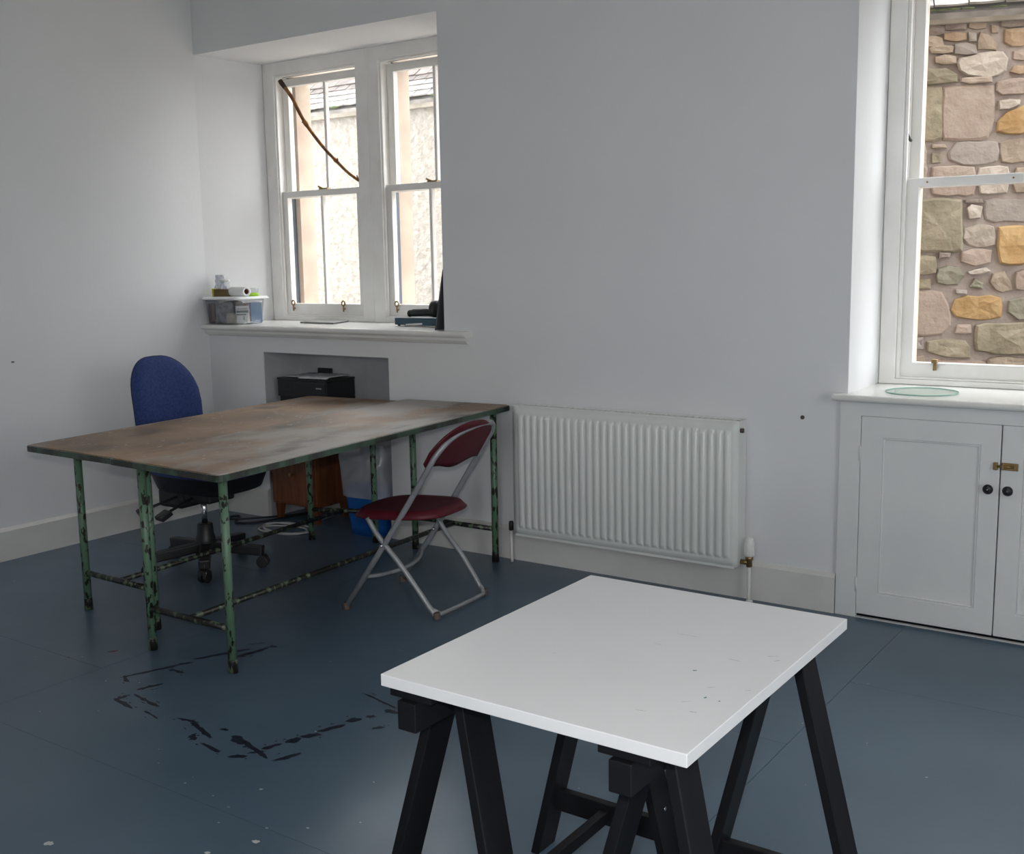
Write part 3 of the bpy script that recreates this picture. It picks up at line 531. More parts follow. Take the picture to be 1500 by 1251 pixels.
b = MB(); b.lathe([(.016, .001), (.014, .012), (.008, .014)], (vx+.003, vy, 0), 14); b.build('pipe_collar', M['skirt'], ra)
lx = 2.222-2.266
b = MB(); b.lathe([(.010, .160), (.012, .162), (.012, .200), (.009, .206)], (lx, vy, 0), 12); b.tube([(lx, vy, .176), (-.003, vy, .176)], .009, 8); b.build('lockshield_valve', M['iron'], ra)
b = MB(); b.tube([(lx, vy, .162), (lx, vy, .03), (lx+.004, vy, .001)], .0075, 10); b.build('pipe', M['skirt'], ra)

# ------------------------------------------------------------------ built-in cupboard
cb = thing('cupboard', 'white painted built-in cupboard with two panelled doors below the large window', 'cupboard', (3.81, -.02, 0))
xl, xr = .002, 1.220; d1, d2, d3 = .086, .6095, 1.134
b = MB(); frame_ring(b, xl, xr, 0, .889, 0, .022, .084, .084, .003, .058); b.build('face_frame', M['cup'], cb, bevel=.002)
MB().box(.03, 1.19, .05, .42, .012, .03).build('bottom_shelf', M['under'], cb)
def door(x0, x1, hinge, sl, sr):
    b = MB(); frame_ring(b, x0, x1, .017, .830, .001, .021, sl, sr, .096, .082); d = b.build('door', M['cup'], cb, bevel=.003)
    MB().box(x0+sl-.004, x1-sr+.004, .012, .018, .109, .752).build('panel', M['cup'], d)
    b = MB(); frame_ring(b, x0+sl, x1-sr, .113, .748, .0035, .012, .007, .007, .007, .007); b.build('panel_mould', M['cup'], d, bevel=.003)
    kx = x1-.034 if hinge == 'l' else x0+.031
    b = MB(); b.lathe([(.008, 0), (.007, -.010), (.017, -.016), (.019, -.024), (.012, -.031), (.004, -.033)], (kx, .001, .588), 16, 'y'); b.build('knob', M['black'], d)
    b = MB(); b.lathe([(.0035, -.0335), (.0015, -.035)], (kx, .001, .588), 8, 'y'); b.build('knob_screw', M['chrome'], d)
    hx = x0-.002 if hinge == 'l' else x1+.002
    for hz in (.14, .68):
        MB().lathe([(.004, hz-.03), (.004, hz+.03)], (hx, -.001, 0), 8).build('hinge', M['cup'], d)
        MB().box(hx-.003, hx+.003, -.0015, .003, hz+.008, hz+.020).build('chipped_spot', M['iron'], d)
    return d
door(d1+.0015, d2-.002, 'l', .085, .071); dr = door(d2+.002, d3-.0015, 'r', .077, .085)
lt = MB().box(d2+.004, d2+.062, -.003, .002, .662, .690).build('bolt_plate', M['brass'], cb)
b = MB(); b.tube([(d2-.012, -.008, .676), (d2+.055, -.008, .676)], .0048, 8); b.tube([(d2+.040, -.008, .676), (d2+.040, -.020, .684)], .0035, 8); b.build('bolt', M['brass'], lt)
MB().box(d2-.024, d2-.008, -.012, .001, .662, .690).build('keeper', M['brass'], lt, bevel=.002)
for x in (d2+.010, d2+.052): MB().box(x-.005, x+.005, -.014, -.003, .664, .688).build('bolt_guide', M['brass'], lt, bevel=.002)
gd = thing('glass_disc', 'round clear glass disc lying on the window board over the cupboard', 'glass disc', (4.083, .146, .9175))
MB().lathe([(.136, .0), (.136, .005)], (0, 0, 0), 48).build('disc', M['glassdisc'], gd)
MB().tube([(.1365*math.cos(2*PI*i/48), .1365*math.sin(2*PI*i/48), .0027) for i in range(48)], .0026, 8, closed=True).build('ground_edge', M['glassedge'], gd)

# ------------------------------------------------------------------ two green steel work tables pushed together
TT = .775
def work_table(label, top, feet, cx_, cy_, TT, tm):
    t = thing('work_table', label, 'table', (cx_, cy_, 0), group='green work tables pushed together')
    R_ = lambda p: (p[0]-cx_, p[1]-cy_)
    tp = [R_(p) for p in top]; ft = [R_(p) for p in feet]            # near-left, near-right, far-right, far-left
    def rounded(poly, r, inset=0.0):
        out = []; n = len(poly); c = Vector((sum(p[0] for p in poly)/n, sum(p[1] for p in poly)/n))
        for i in range(n):
            p = Vector(poly[i]); a = (Vector(poly[i-1])-p).normalized(); d = (Vector(poly[(i+1) % n])-p).normalized()
            bi = (a+d).normalized(); p = p + bi*inset*1.41
            for k in range(5):
                f = k/4; q = (p+a*r)*(1-f)**2 + p*2*f*(1-f) + (p+d*r)*f**2; out.append((q.x, q.y))
        return out
    b = MB(); b.prism(rounded(tp, .028, .008), TT-.010, TT+.0005); b.build('tabletop', M[tm], t, bevel=.002)
    o = rounded(tp, .034); i_ = rounded(tp, .028, .009); n = len(o); b = MB()
    vs = [(x, y, TT-.025) for x, y in o] + [(x, y, TT-.003) for x, y in o] + [(x, y, TT-.025) for x, y in i_] + [(x, y, TT-.003) for x, y in i_]; fs = []
    for k in range(n):
        m = (k+1) % n; fs += [(k, m, n+m, n+k), (2*n+m, 2*n+k, 3*n+k, 3*n+m), (n+k, n+m, 3*n+m, 3*n+k), (m, k, 2*n+k, 2*n+m)]
    b.add(vs, fs); b.build('edge_rim', M['greenrim'], t)
    for k, (x, y) in enumerate(ft):
        lg = MB().tube([(x, y, .0), (x, y, TT-.012)], .0165, 12).build('leg', M['green'], t)
        MB().lathe([(.0185, 0), (.0175, .045), (.0167, .05)], (x, y, .0005), 12).build('foot_sleeve', M['greenbar'], lg)
    zb = .165
    for p, q in ((ft[0], ft[1]), (ft[3], ft[2])):
        MB().tube([(p[0], p[1], zb), (q[0], q[1], zb)], .0125, 10).build('crossbar', M['greenbar'], t)
        MB().bar((p[0], p[1], TT-.024), (q[0], q[1], TT-.024), .020, .024, (0, 0, 1)).build('top_bearer', M['greenbar'], t)
    mid = lambda p, q: ((p[0]+q[0])/2, (p[1]+q[1])/2, zb)
    MB().tube([mid(ft[0], ft[1]), mid(ft[3], ft[2])], .0115, 10).build('stretcher', M['greenbar'], t)
    return t
work_table('green steel work table with worn brown top nearest the folding chair', [(1.743, -1.958), (2.384, -1.985), (2.216, -.038), (1.597, -.095)], [(1.748, -1.818), (2.202, -1.816), (2.152, -.106), (1.650, -.115)], 1.99, -1.0, .775, 'tabletop_grey')
work_table('green steel work table with worn brown top nearest the blue office chair', [(1.078, -1.878), (1.731, -1.886), (1.587, -.035), (.925, -.112)], [(1.086, -1.646), (1.559, -1.655), (1.385, -.125), (1.047, -.259)], 1.38, -1.0, .755, 'tabletop_brown')

# ------------------------------------------------------------------ white board on two black trestles
def trestle(label, cx_):
    t = thing('trestle', label, 'trestle', (cx_, -2.52, 0), group='black trestles under the white board')
    ya, yb = -.415, .36
    MB().box(-.048, .048, ya+.012, yb, .680, .7005).build('cap_board', M['blackwood'], t, bevel=.002)
    MB().box(-.021, .021, ya, yb-.01, .625, .680).build('beam', M['blackwood'], t, bevel=.002)
    sp = .250
    for yc in (-.262, .310):
        for s_ in (-1, 1):
            b = MB(); x1, x0 = s_*.024, s_*(.024+sp*.66); wx = .0115; hw = .039
            vs = []
            for x, z, ys in ((x0, 0.0, -.055 if yc < 0 else .0), (x1, .668, 0.0)):
                for dx, dy in ((-wx, -hw), (wx, -hw), (wx, hw), (-wx, hw)): vs.append((x+dx, yc+dy+ys, z))
            b.add(vs, [(3, 2, 1, 0), (4, 5, 6, 7), (0, 1, 5, 4), (1, 2, 6, 5), (2, 3, 7, 6), (3, 0, 4, 7)]); lg = b.build('leg', M['blackwood'], t, bevel=.0025)
            for z in (.20, .64):
                xx = s_*(.024+sp*(.668-z)*.99)+s_*.012; MB().lathe([(.005, 0), (.005, s_*.002)], (xx, yc+(-.055*(1-z/.668) if yc < 0 else 0), z), 8, 'x').build('bolt_head', M['chrome'], lg)
        hw2 = .024+sp*.53
        MB().box(-hw2+.012, hw2-.012, yc+(-.043 if yc < 0 else 0)-.011, yc+(-.043 if yc < 0 else 0)+.011, .118, .172).build('crossbar', M['blackwood'], t, bevel=.002)
    MB().box(-.011, .011, -.294, .299, .130, .160).build('stretcher', M['blackwood'], t, bevel=.002)
    return t
trestle('black wooden trestle under the left edge of the white board', 3.992)
trestle('black wooden trestle under the right edge of the white board', 4.431)
tb = thing('table_board', 'thick white laminate board laid across the two black trestles', 'table top', (4.243, -2.563, .702))
MB().box(-.306, .306, -.376, .372, 0, .0225).build('board', M['melamine'], tb, bevel=.0012)
def streaks(name, m, items, z=.0229):
    b = MB()
    for x, y, dx, dy, wd in items: blob(b, (x, y), (x+dx, y+dy), wd, z)
    o = b.build(name, M[m], tb); o['kind'] = 'stuff'
streaks('paint_specks', 'teal', [(.165, -.06, .006, .004, .004), (.235, -.165, .003, .006, .003), (.262, -.165, .003, .002, .003)])
streaks('pencil_smudges', 'smudge', [(.19, .03, .03, -.002, .0012), (.05, .105, .05, .004, .001), (.25, .08, .02, .012, .002), (.27, .06, .008, .012, .002), (.21, -.20, .014, .012, .0015), (.24, -.23, .012, .004, .002), (.16, -.27, .02, .004, .0012), (.04, .03, .015, .002, .0012), (.28, -.10, .01, .01, .002), (.22, -.12, .012, .01, .0014), (-.10, -.12, .01, .004, .001)])

# ------------------------------------------------------------------ red folding chair
fc = thing('folding_chair', 'dark red plastic folding chair with grey tube frame', 'chair', (2.23, -.80, 0)); O = Vector((2.23, -.80, 0))
loc = lambda pts: [Vector(p)-O for p in pts]
A = [(2.041, -1.048, .012), (2.224, -1.004, .292), (2.342, -.976, .478), (2.440, -.952, .640)] + [tuple(p) for p in spline([(2.462, -.946, .678), (2.487, -.905, .730), (2.503, -.840, .765), (2.512, -.745, .785), (2.510, -.650, .788), (2.503, -.600, .778), (2.488, -.579, .745)], 5)] + [(2.437, -.582, .668), (2.288, -.590, .442), (2.152, -.598, .242), (1.981, -.609, .012)]
MB().tube(loc(A), .0125, 12).build('back_frame', M['greymetal'], fc)
Bp = spline([(2.148, -1.012, .405), (2.186, -1.010, .350), (2.240, -1.000, .285), (2.300, -.986, .215), (2.385, -.966, .100), (2.420, -.957, .050), (2.452, -.949, .012)], 5)
Bq = spline([(2.150, -.612, .405), (2.180, -.600, .345), (2.230, -.596, .270), (2.300, -.590, .190), (2.375, -.585, .090), (2.402, -.583, .048), (2.428, -.581, .012)], 5)
MB().tube(loc(Bp), .0115, 12).build('rear_leg', M['greymetal'], fc); MB().tube(loc(Bq), .0115, 12).build('rear_leg', M['greymetal'], fc)
MB().tube(loc(spline([(2.432, -.950, .038), (2.452, -.930, .020), (2.458, -.900, .016), (2.446, -.640, .016), (2.436, -.600, .020), (2.416, -.584, .038)], 4)), .0095, 10).build('floor_bar', M['greymetal'], fc)
MB().tube(loc(spline([(2.130, -1.022, .150), (2.150, -.94, .142), (2.160, -.80, .140), (2.140, -.68, .150), (2.098, -.603, .168)], 5)), .009, 10).build('front_bar', M['greymetal'], fc)
for x, y in ((2.041, -1.048), (1.981, -.609), (2.455, -.9485), (2.429, -.581)):
    MB().lathe([(.016, 0), (.0165, .004), (.015, .026), (.012, .030)], (x-O.x, y-O.y, 0), 12).build('rubber_foot', M['rubber'], fc)
# seat: softly dished plastic pan with a rounded-square outline
def seat_fn(zoff, drop):
    def fn(u, v):
        a = 2*PI*u; k = 2/3.2; ca, sa = math.cos(a), math.sin(a)
        x = math.copysign(abs(ca)**k, ca)*.220*v; y = math.copysign(abs(sa)**k, sa)*(.198+.012*math.copysign(min(1, abs(x)/.2), -x))*v
        z = .437 - .010*(1-v*v) + .010*(x/.2) - drop*max(0, (v-.86)/.14)**2 + zoff
        c_, s_ = math.cos(.13), math.sin(.13); return (x*c_-y*s_-.010, x*s_+y*c_-.006, z)
    return fn
b = MB(); b.grid(seat_fn(0, .030), 44, 10, closed_u=True); b.build('seat', M['redplastic'], fc, solid=.007)
b = MB()
for yy in (-.135, .135): b.bar((-.09, yy-.03, .414), (.19, yy+.02, .414), .022, .012, (0, 1, 0))
for k, yy in enumerate((-.140, .140)):
    MB().bar((-.130, yy-.022, .4135), (.105, yy+.010, .4165), .018, .02, (0, 1, 0)).build('seat_rail', M['greymetal'], fc)
# hinge pins join the two frames where they cross
MB().tube(loc([(2.226, -1.030, .296), (2.226, -.985, .296)]), .006, 8).build('pivot_pin', M['chrome'], fc); MB().tube(loc([(2.176, -.622, .276), (2.176, -.582, .276)]), .006, 8).build('pivot_pin', M['chrome'], fc)
# back shell: curved panel held between the uprights
def back_fn(u, v):
    # u across near->far, v bottom->top
    e = 1-(2*u-1)**2; se = min(1, e*3.2)
    zb = .650 - .028*se + .012*math.sin(3*PI*u)*(1 if .1 < u < .9 else 0); zt = .700 + .112*(1-abs(2*u-1)**2.6)**.75 if 0 < u < 1 else .700
    z = zb + (zt-zb)*v
    yn = -.957 + .004*u; y = yn - .012 + .402*u; lean = (z-.64)*.64
    x = 2.440 + lean - .022 + .010*e
    return tuple(Vector((x, y, z))-O)
b = MB(); b.grid(back_fn, 30, 10); b.build('backrest', M['redplastic'], fc, solid=.007)

# ------------------------------------------------------------------ blue office chair
oc = thing('office_chair', 'blue upholstered swivel office chair on a black five-arm base', 'chair', (.985, -.915, 0), .05)
def back_sh(off, grow):
    def fn(u, v):
        a = 2*PI*u; y = math.cos(a); z = math.sin(a)
        hw = .207*(1-.22*max(0, z)**1.6) if z > 0 else .207*(1+.02*abs(z)); k = 2/3.1
        yy = math.copysign(abs(y)**k, y)*hw*v*grow; zz = math.copysign(abs(z)**k, z)*.235*v*grow
        zc = .792+zz; x = -.255 + .30*yy*yy*2.2*(1 if off > 0 else .9) - .03*(zz/.235) + .02*math.cos(zz*9) + off*math.sqrt(max(0, 1-v**6))
        return (x, yy, zc)
    return fn
b = MB(); b.grid(back_sh(.048, 1.0), 40, 12, closed_u=True); b.build('backrest', M['bluecloth'], oc)
b = MB(); b.grid(back_sh(-.018, 1.012), 40, 8, closed_u=True); b.build('back_shell', M['black'], oc)
b = MB()
def seat2(zs_):
    def fn(u, v):
        a = 2*PI*u; k = 2/2.9; ca, sa = math.cos(a), math.sin(a); x = math.copysign(abs(ca)**k, ca)*(.245 if zs_ > 0 else .250)*v; y = math.copysign(abs(sa)**k, sa)*(.238 if zs_ > 0 else .243)*v
        top = zs_ > 0; z = (.490+.022*math.sqrt(max(0, 1-v**5)) - .018*max(0, x/.245)**3) if top else (.492-.095*math.sqrt(max(0, 1-v**9)) - .016*max(0, x/.245)**3); return (x+.055, y, z)
    return fn
b.grid(seat2(1), 40, 12, closed_u=True); b.build('seat', M['bluecloth'], oc)
b = MB(); b.grid(seat2(-1), 40, 10, closed_u=True); b.build('seat_shell', M['black'], oc)
b = MB(); b.box(-.20, .13, -.085, .085, .338, .42); mech = b.build('mechanism', M['black'], oc, bevel=.012)
MB().box(-.215, -.045, -.10, .05, .298, .40).build('tilt_housing', M['black'], mech, bevel=.022)
for (p, q, r, e) in (((-.06, -.07, .370), (-.13, -.215, .325), .007, .016), ((.02, -.07, .365), (.0, -.215, .318), .007, .018)):
    q2 = Vector(q)+(Vector(q)-Vector(p)).normalized()*.06; MB().tube([p, q, tuple(q2)], [r, r, r], 8).build('lever', M['black'], mech)
    MB().bar(q, tuple(q2+Vector((0, 0, -.008))), .062, .022, (1, 0, 0)).build('lever_paddle', M['black'], mech, bevel=.004)
MB().tube(spline([(-.13, 0, .385), (-.235, 0, .40), (-.278, 0, .47), (-.270, 0, .64), (-.262, 0, .74)], 6), .021, 10).build('back_bar', M['black'], oc)
b = MB(); b.tube([(-.238, 0, .33), (-.238, 0, .405)], [.030, .024], 12); b.build('adjuster_knob', M['black'], oc)
MB().lathe([(.0145, .20), (.0145, .36)], (0, 0, 0), 16).build('gas_column', M['chrome'], oc)
MB().lathe([(.054, .07), (.047, .15), (.041, .165), (.037, .215), (.031, .22)], (0, 0, 0), 18).build('column_cover', M['black'], oc)
bs = MB().lathe([(.05, .075), (.055, .085), (.052, .13), (.036, .145)], (0, 0, 0), 18).build('base_hub', M['black'], oc)
for k in range(5):
    a = math.radians(-42+72*k) - .05; ca, sa = math.cos(a), math.sin(a); q = lambda r, z: (ca*r, sa*r, z)
    b = MB(); b.bar(q(.03, .105), q(.285, .082), .052, .046, (-sa, ca, 0)); b.v = [(x, y, z) for x, y, z in b.v]; b.build('base_arm', M['black'], oc, bevel=.006)
    cst = MB().tube([q(.278, .088), q(.278, .050)], .008, 8).build('caster', M['black'], oc)
    ax = Vector((-sa, ca, 0)) if k % 2 else Vector((ca*.5-sa*.8, sa*.5+ca*.8, 0)).normalized(); c = Vector(q(.282, .0275))
    for s_ in (-1, 1):
        b = MB(); vs = []; n = 16
        b.tube([tuple(c+ax*(s_*.006)), tuple(c+ax*(s_*.022))], .029, n); b.build('wheel', M['black'], cst, bevel=.003)
    cap = MB(); cap.tube([tuple(c-ax*.024+Vector((0, 0, .012))), tuple(c+ax*.024+Vector((0, 0, .012)))], .022, 12); cap.build('caster_hood', M['black'], cst)

# ------------------------------------------------------------------ niche: small wooden cabinet, printer, bin, cables
wc = thing('cabinet', 'small brown wooden cabinet on tapered legs in the wall niche', 'cabinet', (.68, .12, 0))
MB().box(-.175, .175, -.140, .140, .098, .600).build('carcass', M['brownwood'], wc, bevel=.003)
MB().box(-.185, .185, -.150, .145, .600, .618).build('top', M['brownwood'], wc, bevel=.003)
for s_ in (0, 1):
    z0, z1 = .112+s_*.246, .348+s_*.240; d = MB().box(-.165, .165, -.153, -.139, z0, z1).build('drawer', M['brownwood'], wc, bevel=.003)
    MB().lathe([(.006, 0), (.006, -.010), (.013, -.016), (.008, -.022)], (0, -.153, (z0+z1)/2+.05), 14, 'y').build('knob', M['brass'], d)
for sx in (-1, 1):
    for sy in (-1, 1):
        b = MB(); vs = []
        for z, r, o in ((0, .013, .150), (.100, .022, .146)):
            for i, j in ((-1, -1), (1, -1), (1, 1), (-1, 1)): vs.append((sx*o+i*r, sy*(o-.036)+j*r, z))
        b.add(vs, [(3, 2, 1, 0), (4, 5, 6, 7), (0, 1, 5, 4), (1, 2, 6, 5), (2, 3, 7, 6), (3, 0, 4, 7)]); b.build('leg', M['brownwood'], wc)
pn = thing('printer', 'black desktop printer on the brown cabinet in the niche', 'printer', (.71, .155, .6185))
MB().box(-.195, .195, -.112, .120, .095, .190).build('body', M['black'], pn, bevel=.006)
MB().box(-.195, .195, -.095, .120, .004, .095).build('lower_body', M['black'], pn, bevel=.004)
MB().box(-.196, .196, -.116, .121, .190, .203).build('scanner_lid', M['black'], pn, bevel=.004)
MB().box(-.150, .150, -.125, -.094, .020, .028).build('output_tray', M['black'], pn, bevel=.002)
cp = MB().box(-.188, .188, -.1165, -.110, .128, .180).build('control_panel', M['black'], pn, bevel=.002)
for k, x in enumerate((-.155, -.12, -.10, -.08, .09, .105)): MB().box(x-.005, x+.005, -.1185, -.1160, .150, .157).build('button', M['iron'], cp)
MB().box(.118, .160, -.1180, -.1160, .150, .158).build('badge', M['greymetal'], cp)
MB().box(-.16, .10, .100, .112, .203, .212).build('paper_guide', M['black'], pn)
MB().box(-.075, .035, .095, .108, .203, .245).build('rear_feeder', M['black'], pn, bevel=.003)
for k, (x0, x1, y0, y1, rz) in enumerate(((-.15, .155, -.105, .085, .0), (-.02, .185, -.118, .088, .10))):
    b = MB(); cx_, cy_ = (x0+x1)/2, (y0+y1)/2
    def pf(u, v): return ((u-.5)*(x1-x0), (v-.5)*(y1-y0), .002*math.sin(u*4+k)*math.sin(v*3)+(.010 if (k and v < .1) else 0)*(-1))
    b.grid(pf, 12, 9); o = b.build('paper_sheet', M['greypaper'], None, loc=(.71+cx_, .155+cy_, .8215+.008+.007*k), solid=.0015, rot=(0, 0, rz))
    tag(o, ('lower' if k == 0 else 'upper') + ' grey sheet of paper lying on top of the black printer', 'paper', 'papers on the printer')
bn = thing('waste_bin', 'blue plastic waste bin lined with a clear bag under the table', 'bin', (1.225, .030, 0), 0)
def binf(r0_, r1_, z0, z1):
    def fn(u, v):
        a = 2*PI*u; k = 2/3.4; r = r0_+(r1_-r0_)*v; ca, sa = math.cos(a), math.sin(a); return (math.copysign(abs(ca)**k, ca)*r, math.copysign(abs(sa)**k, sa)*r*.80, z0+(z1-z0)*v)
    return fn
b = MB(); b.grid(binf(.108, .136, .003, .255), 36, 6, closed_u=True); b.prism([binf(.108, .136, 0, 1)(i/36, 0)[:2] for i in range(36)], 0, .006); b.build('tub', M['binblue'], bn, solid=.003)
b = MB(); pts = [binf(.139, .139, .253, .253)(i/36, 0) for i in range(36)]; b.tube(pts, .006, 8, closed=True); b.build('rim', M['binblue'], bn)
def bagf(u, v):
    a = 2*PI*u; n = mnoise.noise(Vector((math.cos(a)*2.2, math.sin(a)*2.2, v*3.3)))
    if v < .18: r = .152+.006*n; z = .215+.25*v; 
    else: r = .152*(1-.12*((v-.18)/.82)**2) + (.028*n)*min(1, (v-.18)*3); z = .26+(v-.18)/.82*.235+.03*n*v
    k = 2/3.0; ca, sa = math.cos(a), math.sin(a); return (math.copysign(abs(ca)**k, ca)*r, math.copysign(abs(sa)**k, sa)*r*.82, z)
b = MB(); b.grid(bagf, 64, 22, closed_u=True); b.build('bag_liner', M['bag'], bn)
b = MB(); b.grid(lambda u, v: (lambda p: (p[0]*(1-v)*.98, p[1]*(1-v)*.98, p[2]-.05*v+.02*mnoise.noise(Vector((u*9, v*5, 2)))))(bagf(u, .97)), 48, 8, closed_u=True); b.build('bag_crumple', M['bag'], bn)
def cable(name, m, pts, r, label, per=8): return tag(MB().tube(spline(pts, per), r, 8).build(name, M[m]), label, 'cable', 'cables on the floor by the niche')
wp = []
for k in range(34):
    a = k*2*PI/11+1.2; rr = .150+.020*math.sin(k*2*PI/34*2.6); wp.append((.775+.018*math.sin(k*.19)+rr*1.05*math.cos(a), -.185+.02*math.cos(k*.23)+rr*.60*math.sin(a), .005+.006*(k/34)+.004*math.sin(k*.8)))
cable('power_cable', 'cablewhite', [(.80, .20, .02), (.80, .02, .006)] + wp, .0045, 'white cable loosely coiled on the floor before the brown cabinet')
cable('power_cable', 'cableblack', [(.62, .22, .006), (.56, .02, .006), (.50, -.16, .006), (.40, -.22, .006), (.30, -.10, .006), (.26, -.14, .006), (.34, -.20, .012), (.46, -.10, .015), (.57, .10, .008), (.60, .24, .006)], .0055, 'thin black cable looped on the floor beside the niche corner')

# ------------------------------------------------------------------ things on the left window board
SZ = 1.1215
bx = thing('storage_tub', 'clear plastic storage tub packed full in the corner of the window board', 'storage box', (.152, .078, SZ), .04)
def tubf(sc):
    def fn(u, v):
        a = 2*PI*u; k = 2/5.0; ca, sa = math.cos(a), math.sin(a); t = .90+.10*v; return (math.copysign(abs(ca)**k, ca)*.146*t*sc, math.copysign(abs(sa)**k, sa)*.128*t*sc, .003+.146*v)
    return fn
b = MB(); b.grid(tubf(1), 48, 6, closed_u=True); o_ = [tubf(1)(i/48, 0)[:2] for i in range(48)]; b.prism(o_, .001, .004); b.build('tub', M['tub'], bx, solid=.002)
def lidp(u, sc=1.0): a = 2*PI*u; k = 2/6.0; ca, sa = math.cos(a), math.sin(a); return (math.copysign(abs(ca)**k, ca)*.156*sc+.006, math.copysign(abs(sa)**k, sa)*.140*sc)
b = MB(); b.prism([lidp(i/48) for i in range(48)], .146, .160); b.build('lid', M['lid'], bx, bevel=.004)
MB().tube([(*lidp(i/48, 1.01), .149) for i in range(48)], .005, 8, closed=True).build('lid_rim', M['lid'], bx)
Bm = bx.matrix_basis
def crumple(name, label, cat, m, c, s_, seed, base=SZ, n=18):
    """a soft bundle: an uneven rounded box"""
    def fn(u, v):
        a = 2*PI*u; h = PI*(v-.5); k = .45; ca, sa, ch, sh = math.cos(a), math.sin(a), math.cos(h), math.sin(h)
        f = lambda q: math.copysign(abs(q)**k, q); p = Vector((f(ca)*f(ch)*s_[0], f(sa)*f(ch)*s_[1], f(sh)*s_[2])); nn = 1+.16*mnoise.noise(p*22+Vector((seed, 0, 0))); return (p.x*nn, p.y*nn, max(0, p.z*nn+s_[2]))
    b = MB(); b.grid(fn, n, 12, closed_u=True); o = b.build(name, M[m], loc=c); return tag(o, label, cat, 'bundles packed in the clear tub')
crumple('cloth_bundle', 'mauve-grey bundle at the back left inside the clear tub', 'bundle', 'mauve', (.100, .118, SZ+.006), (.066, .055, .062), 1)
crumple('cloth_bundle', 'blue-grey cloth bundle in the middle of the clear tub', 'bundle', 'bluegrey', (.140, .012, SZ+.006), (.045, .044, .058), 4)
crumple('cloth_bundle', 'cream cloth scrap at the front of the clear tub', 'cloth', 'cream', (.220, -.008, SZ+.006), (.030, .024, .030), 9)
crumple('cloth_bundle', 'rose and white cloth scrap at the right side of the clear tub', 'cloth', 'rose', (.238, .120, SZ+.006), (.034, .055, .056), 6)
o = MB().tube([(0, 0, 0), (0, 0, .115)], .021, 16).build('maroon_tube', M['darkred'], loc=(.040, .0, SZ+.007), bevel=.003); tag(o, 'dark maroon tube standing at the left end inside the clear tub', 'tube')
o = MB().box(-.003, .003, -.045, .045, 0, .118).build('blue_folder', M['bluefold'], loc=(.275, .13, SZ+.007), rot=(0, -.04, .06), bevel=.001); tag(o, 'blue card sheet standing at the right end inside the clear tub', 'folder')
lb = thing('labelled_packet', 'white printed packet standing against the front of the clear tub inside', 'packet', (.262, .034, SZ+.007), .9)
MB().box(-.038, .038, -.009, .009, 0, .100).build('packet', M['paper'], lb, bevel=.002)
for z0, z1, x0, x1 in ((.060, .074, -.034, .034), (.046, .054, -.034, .020), (.018, .040, .004, .010), (.080, .084, -.030, .030)): MB().box(x0, x1, -.0105, -.0090, z0, z1).build('printed_band', M['labelgrey'], lb)
LZ = SZ+.161
rl = thing('paper_roll', 'roll of white paper lying on the tub lid, hollow end forward', 'roll', (.228, .050, LZ+.0285), -.16)
def rollf(r): return [(r*math.cos(2*PI*i/24), r*math.sin(2*PI*i/24)) for i in range(24)]
b = MB(); L0, L1 = -.075, .075
b.lathe([(.028, L0), (.028, L1), (.016, L1), (.016, L0), (.028, L0)], (0, 0, 0), 24, 'x', caps=False); b.build('paper', M['paper'], rl)
b = MB(); b.lathe([(.0158, L0+.002), (.0158, L1-.002), (.0135, L1-.002), (.0135, L0+.002), (.0158, L0+.002)], (0, 0, 0), 20, 'x', caps=False); b.lathe([(.0135, L0+.01), (.0135, L0+.012)], (0, 0, 0), 16, 'x'); b.build('card_core', M['darkred'], rl)
pt = thing('small_pot', 'small clear pot with a lime green base on the tub lid', 'pot', (.262, .126, LZ))
MB().lathe([(.030, 0), (.032, .003), (.031, .018), (.029, .019)], (0, 0, 0), 24).build('base', M['limegreen'], pt); MB().lathe([(.028, .019), (.030, .034), (.029, .046), (.020, .047)], (0, 0, 0), 24).build('cover', M['tub'], pt)
cbx = thing('card_box', 'brown card box with a mustard end on the tub lid', 'box', (.095, .045, LZ), .12)
MB().box(-.048, .052, -.030, .030, 0, .042).build('box', M['brownbox'], cbx, bevel=.002); MB().box(-.062, -.0485, -.032, .032, 0, .046).build('end_flap', M['yellow'], cbx, bevel=.002)
jr = thing('plastic_jar', 'translucent white jar on top of the brown card box', 'jar', (.112, .046, LZ+.0425))
MB().lathe([(.024, 0), (.026, .004), (.026, .040), (.022, .045)], (0, 0, 0), 22).build('body', M['tub'], jr); MB().lathe([(.027, .044), (.027, .056), (.024, .058)], (0, 0, 0), 22).build('lid', M['whiteplastic'], jr)
b = MB()
def bagw(u, v):
    a = 2*PI*u; n = mnoise.noise(Vector((math.cos(a)*3, math.sin(a)*3, v*4+7))); r = .038*(1-.35*v)+.014*n; return (r*math.cos(a), r*math.sin(a)*.7, .083*v)
b.grid(bagw, 30, 12, closed_u=True); o = b.build('plastic_bag', M['bag'], loc=(.062, .052, LZ+.0425)); tag(o, 'crumpled clear plastic bag standing beside the translucent jar', 'bag')
sh = MB().prism([(.515, .245), (.805, .222), (.720, .440), (.43, .455)], 0, .009).build('grey_sheet', M['slatesheet'], loc=(0, 0, SZ), bevel=.002); tag(sh, 'thin grey slab lying flat on the window board below the left sash', 'sheet')
bc = thing('tool_case', 'flat dark teal case lying on the window board below the right sash', 'case', (1.425, .265, SZ), -.05)
MB().box(-.160, .165, -.05, .055, .006, .044).build('case_body', M['bluecase'], bc, bevel=.004)
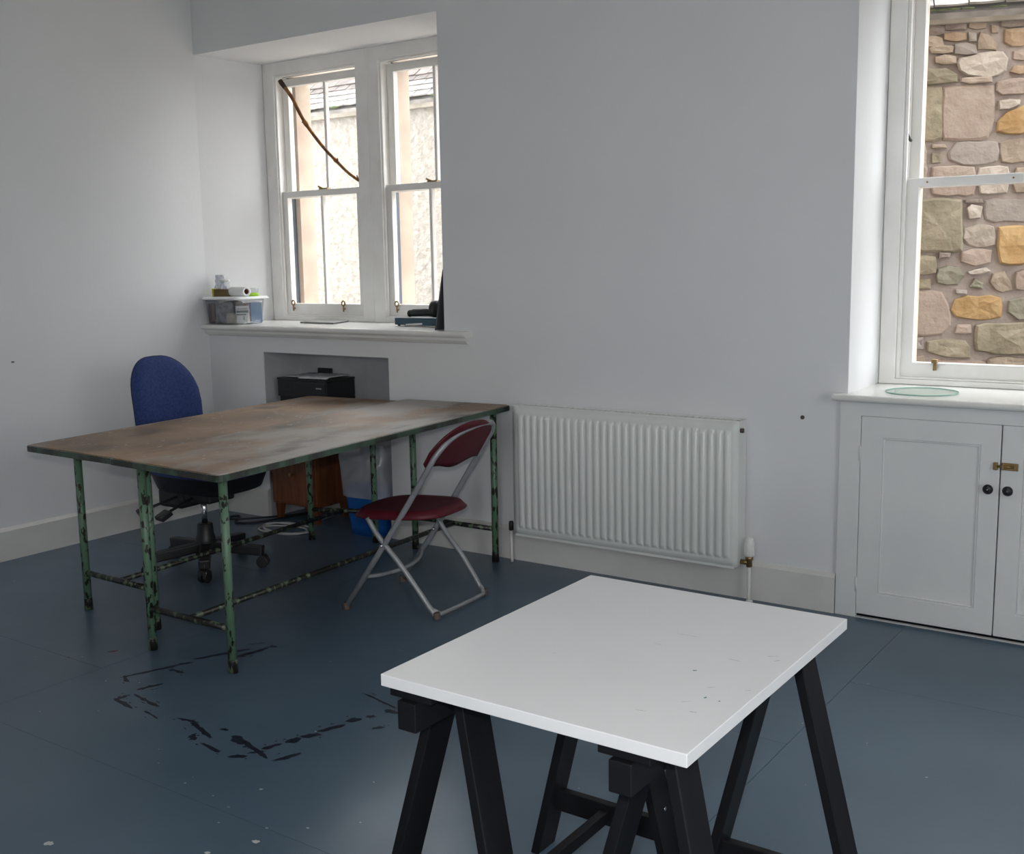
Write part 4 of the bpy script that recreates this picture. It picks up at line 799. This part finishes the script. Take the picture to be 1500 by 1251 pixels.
for x in (-.14, .14):
    for y in (-.035, .04): MB().lathe([(.007, 0), (.008, .006)], (x, y, 0), 10).build('foot', M['black'], bc)
MB().box(-.075, .045, -.053, -.049, .008, .017).build('pale_strip', M['paper'], bc, rot=(0, -.06, 0))
tl = thing('hand_tool', 'black hand tool with a round drum end lying on the teal case', 'tool', (1.425, .262, SZ+.0445), -.03)
MB().tube([(-.085, 0, .022), (-.06, 0, .026), (.04, 0, .030), (.075, 0, .026)], [.015, .020, .021, .018], 14).build('handle', M['black'], tl)
MB().lathe([(.030, .0), (.046, .006), (.046, .032), (.030, .038)], (.082, 0, .0485), 22, 'x').build('drum', M['black'], tl)
MB().lathe([(.017, -.092), (.020, -.085), (.018, -.078)], (0, 0, .022), 14, 'x').build('end_cap', M['iron'], tl)
b = MB(); b.prism([(1.716, 0), (1.724, 0), (1.783, .304), (1.775, .304)], .006, .34, 'y'); db = b.build('leaning_board', M['darkboard'], loc=(0, 0, SZ), bevel=.0015); tag(db, 'dark grey board leaning upright against the right side of the window recess', 'board')
# willow stick wedged across the upper left light
P = [(.222, .470, 2.535), (.290, .478, 2.452), (.335, .482, 2.375), (.385, .486, 2.297), (.460, .487, 2.210), (.545, .488, 2.125), (.620, .488, 2.062), (.700, .486, 1.998), (.765, .482, 1.957), (.806, .478, 1.936)]
sp_ = spline(P, 6); rr = [.0115*(1-.25*i/len(sp_)) + (.004 if i in (18, 19, 36) else 0) for i in range(len(sp_))]
st = thing('stick', 'bent brown willow stick wedged across the upper left window light', 'stick', (.222, .470, 2.535)); So = Vector((.222, .470, 2.535))
MB().tube([p-So for p in sp_], rr, 10).build('stem', M['stick'], st)
MB().tube([sp_[0]-So+Vector((-.012, -.002, .018)), sp_[0]-So, sp_[2]-So], [.0135, .0145, .0128], 10).build('thick_end', M['stickend'], st)
for i, d in ((19, (-.012, -.012, .010)), (37, (.012, -.010, .012)), (53, (.004, -.010, .016))): MB().tube([sp_[i]-So, sp_[i]-So+Vector(d)*1.6], [.006, .003], 7).build('twig_stub', M['stick'], st)
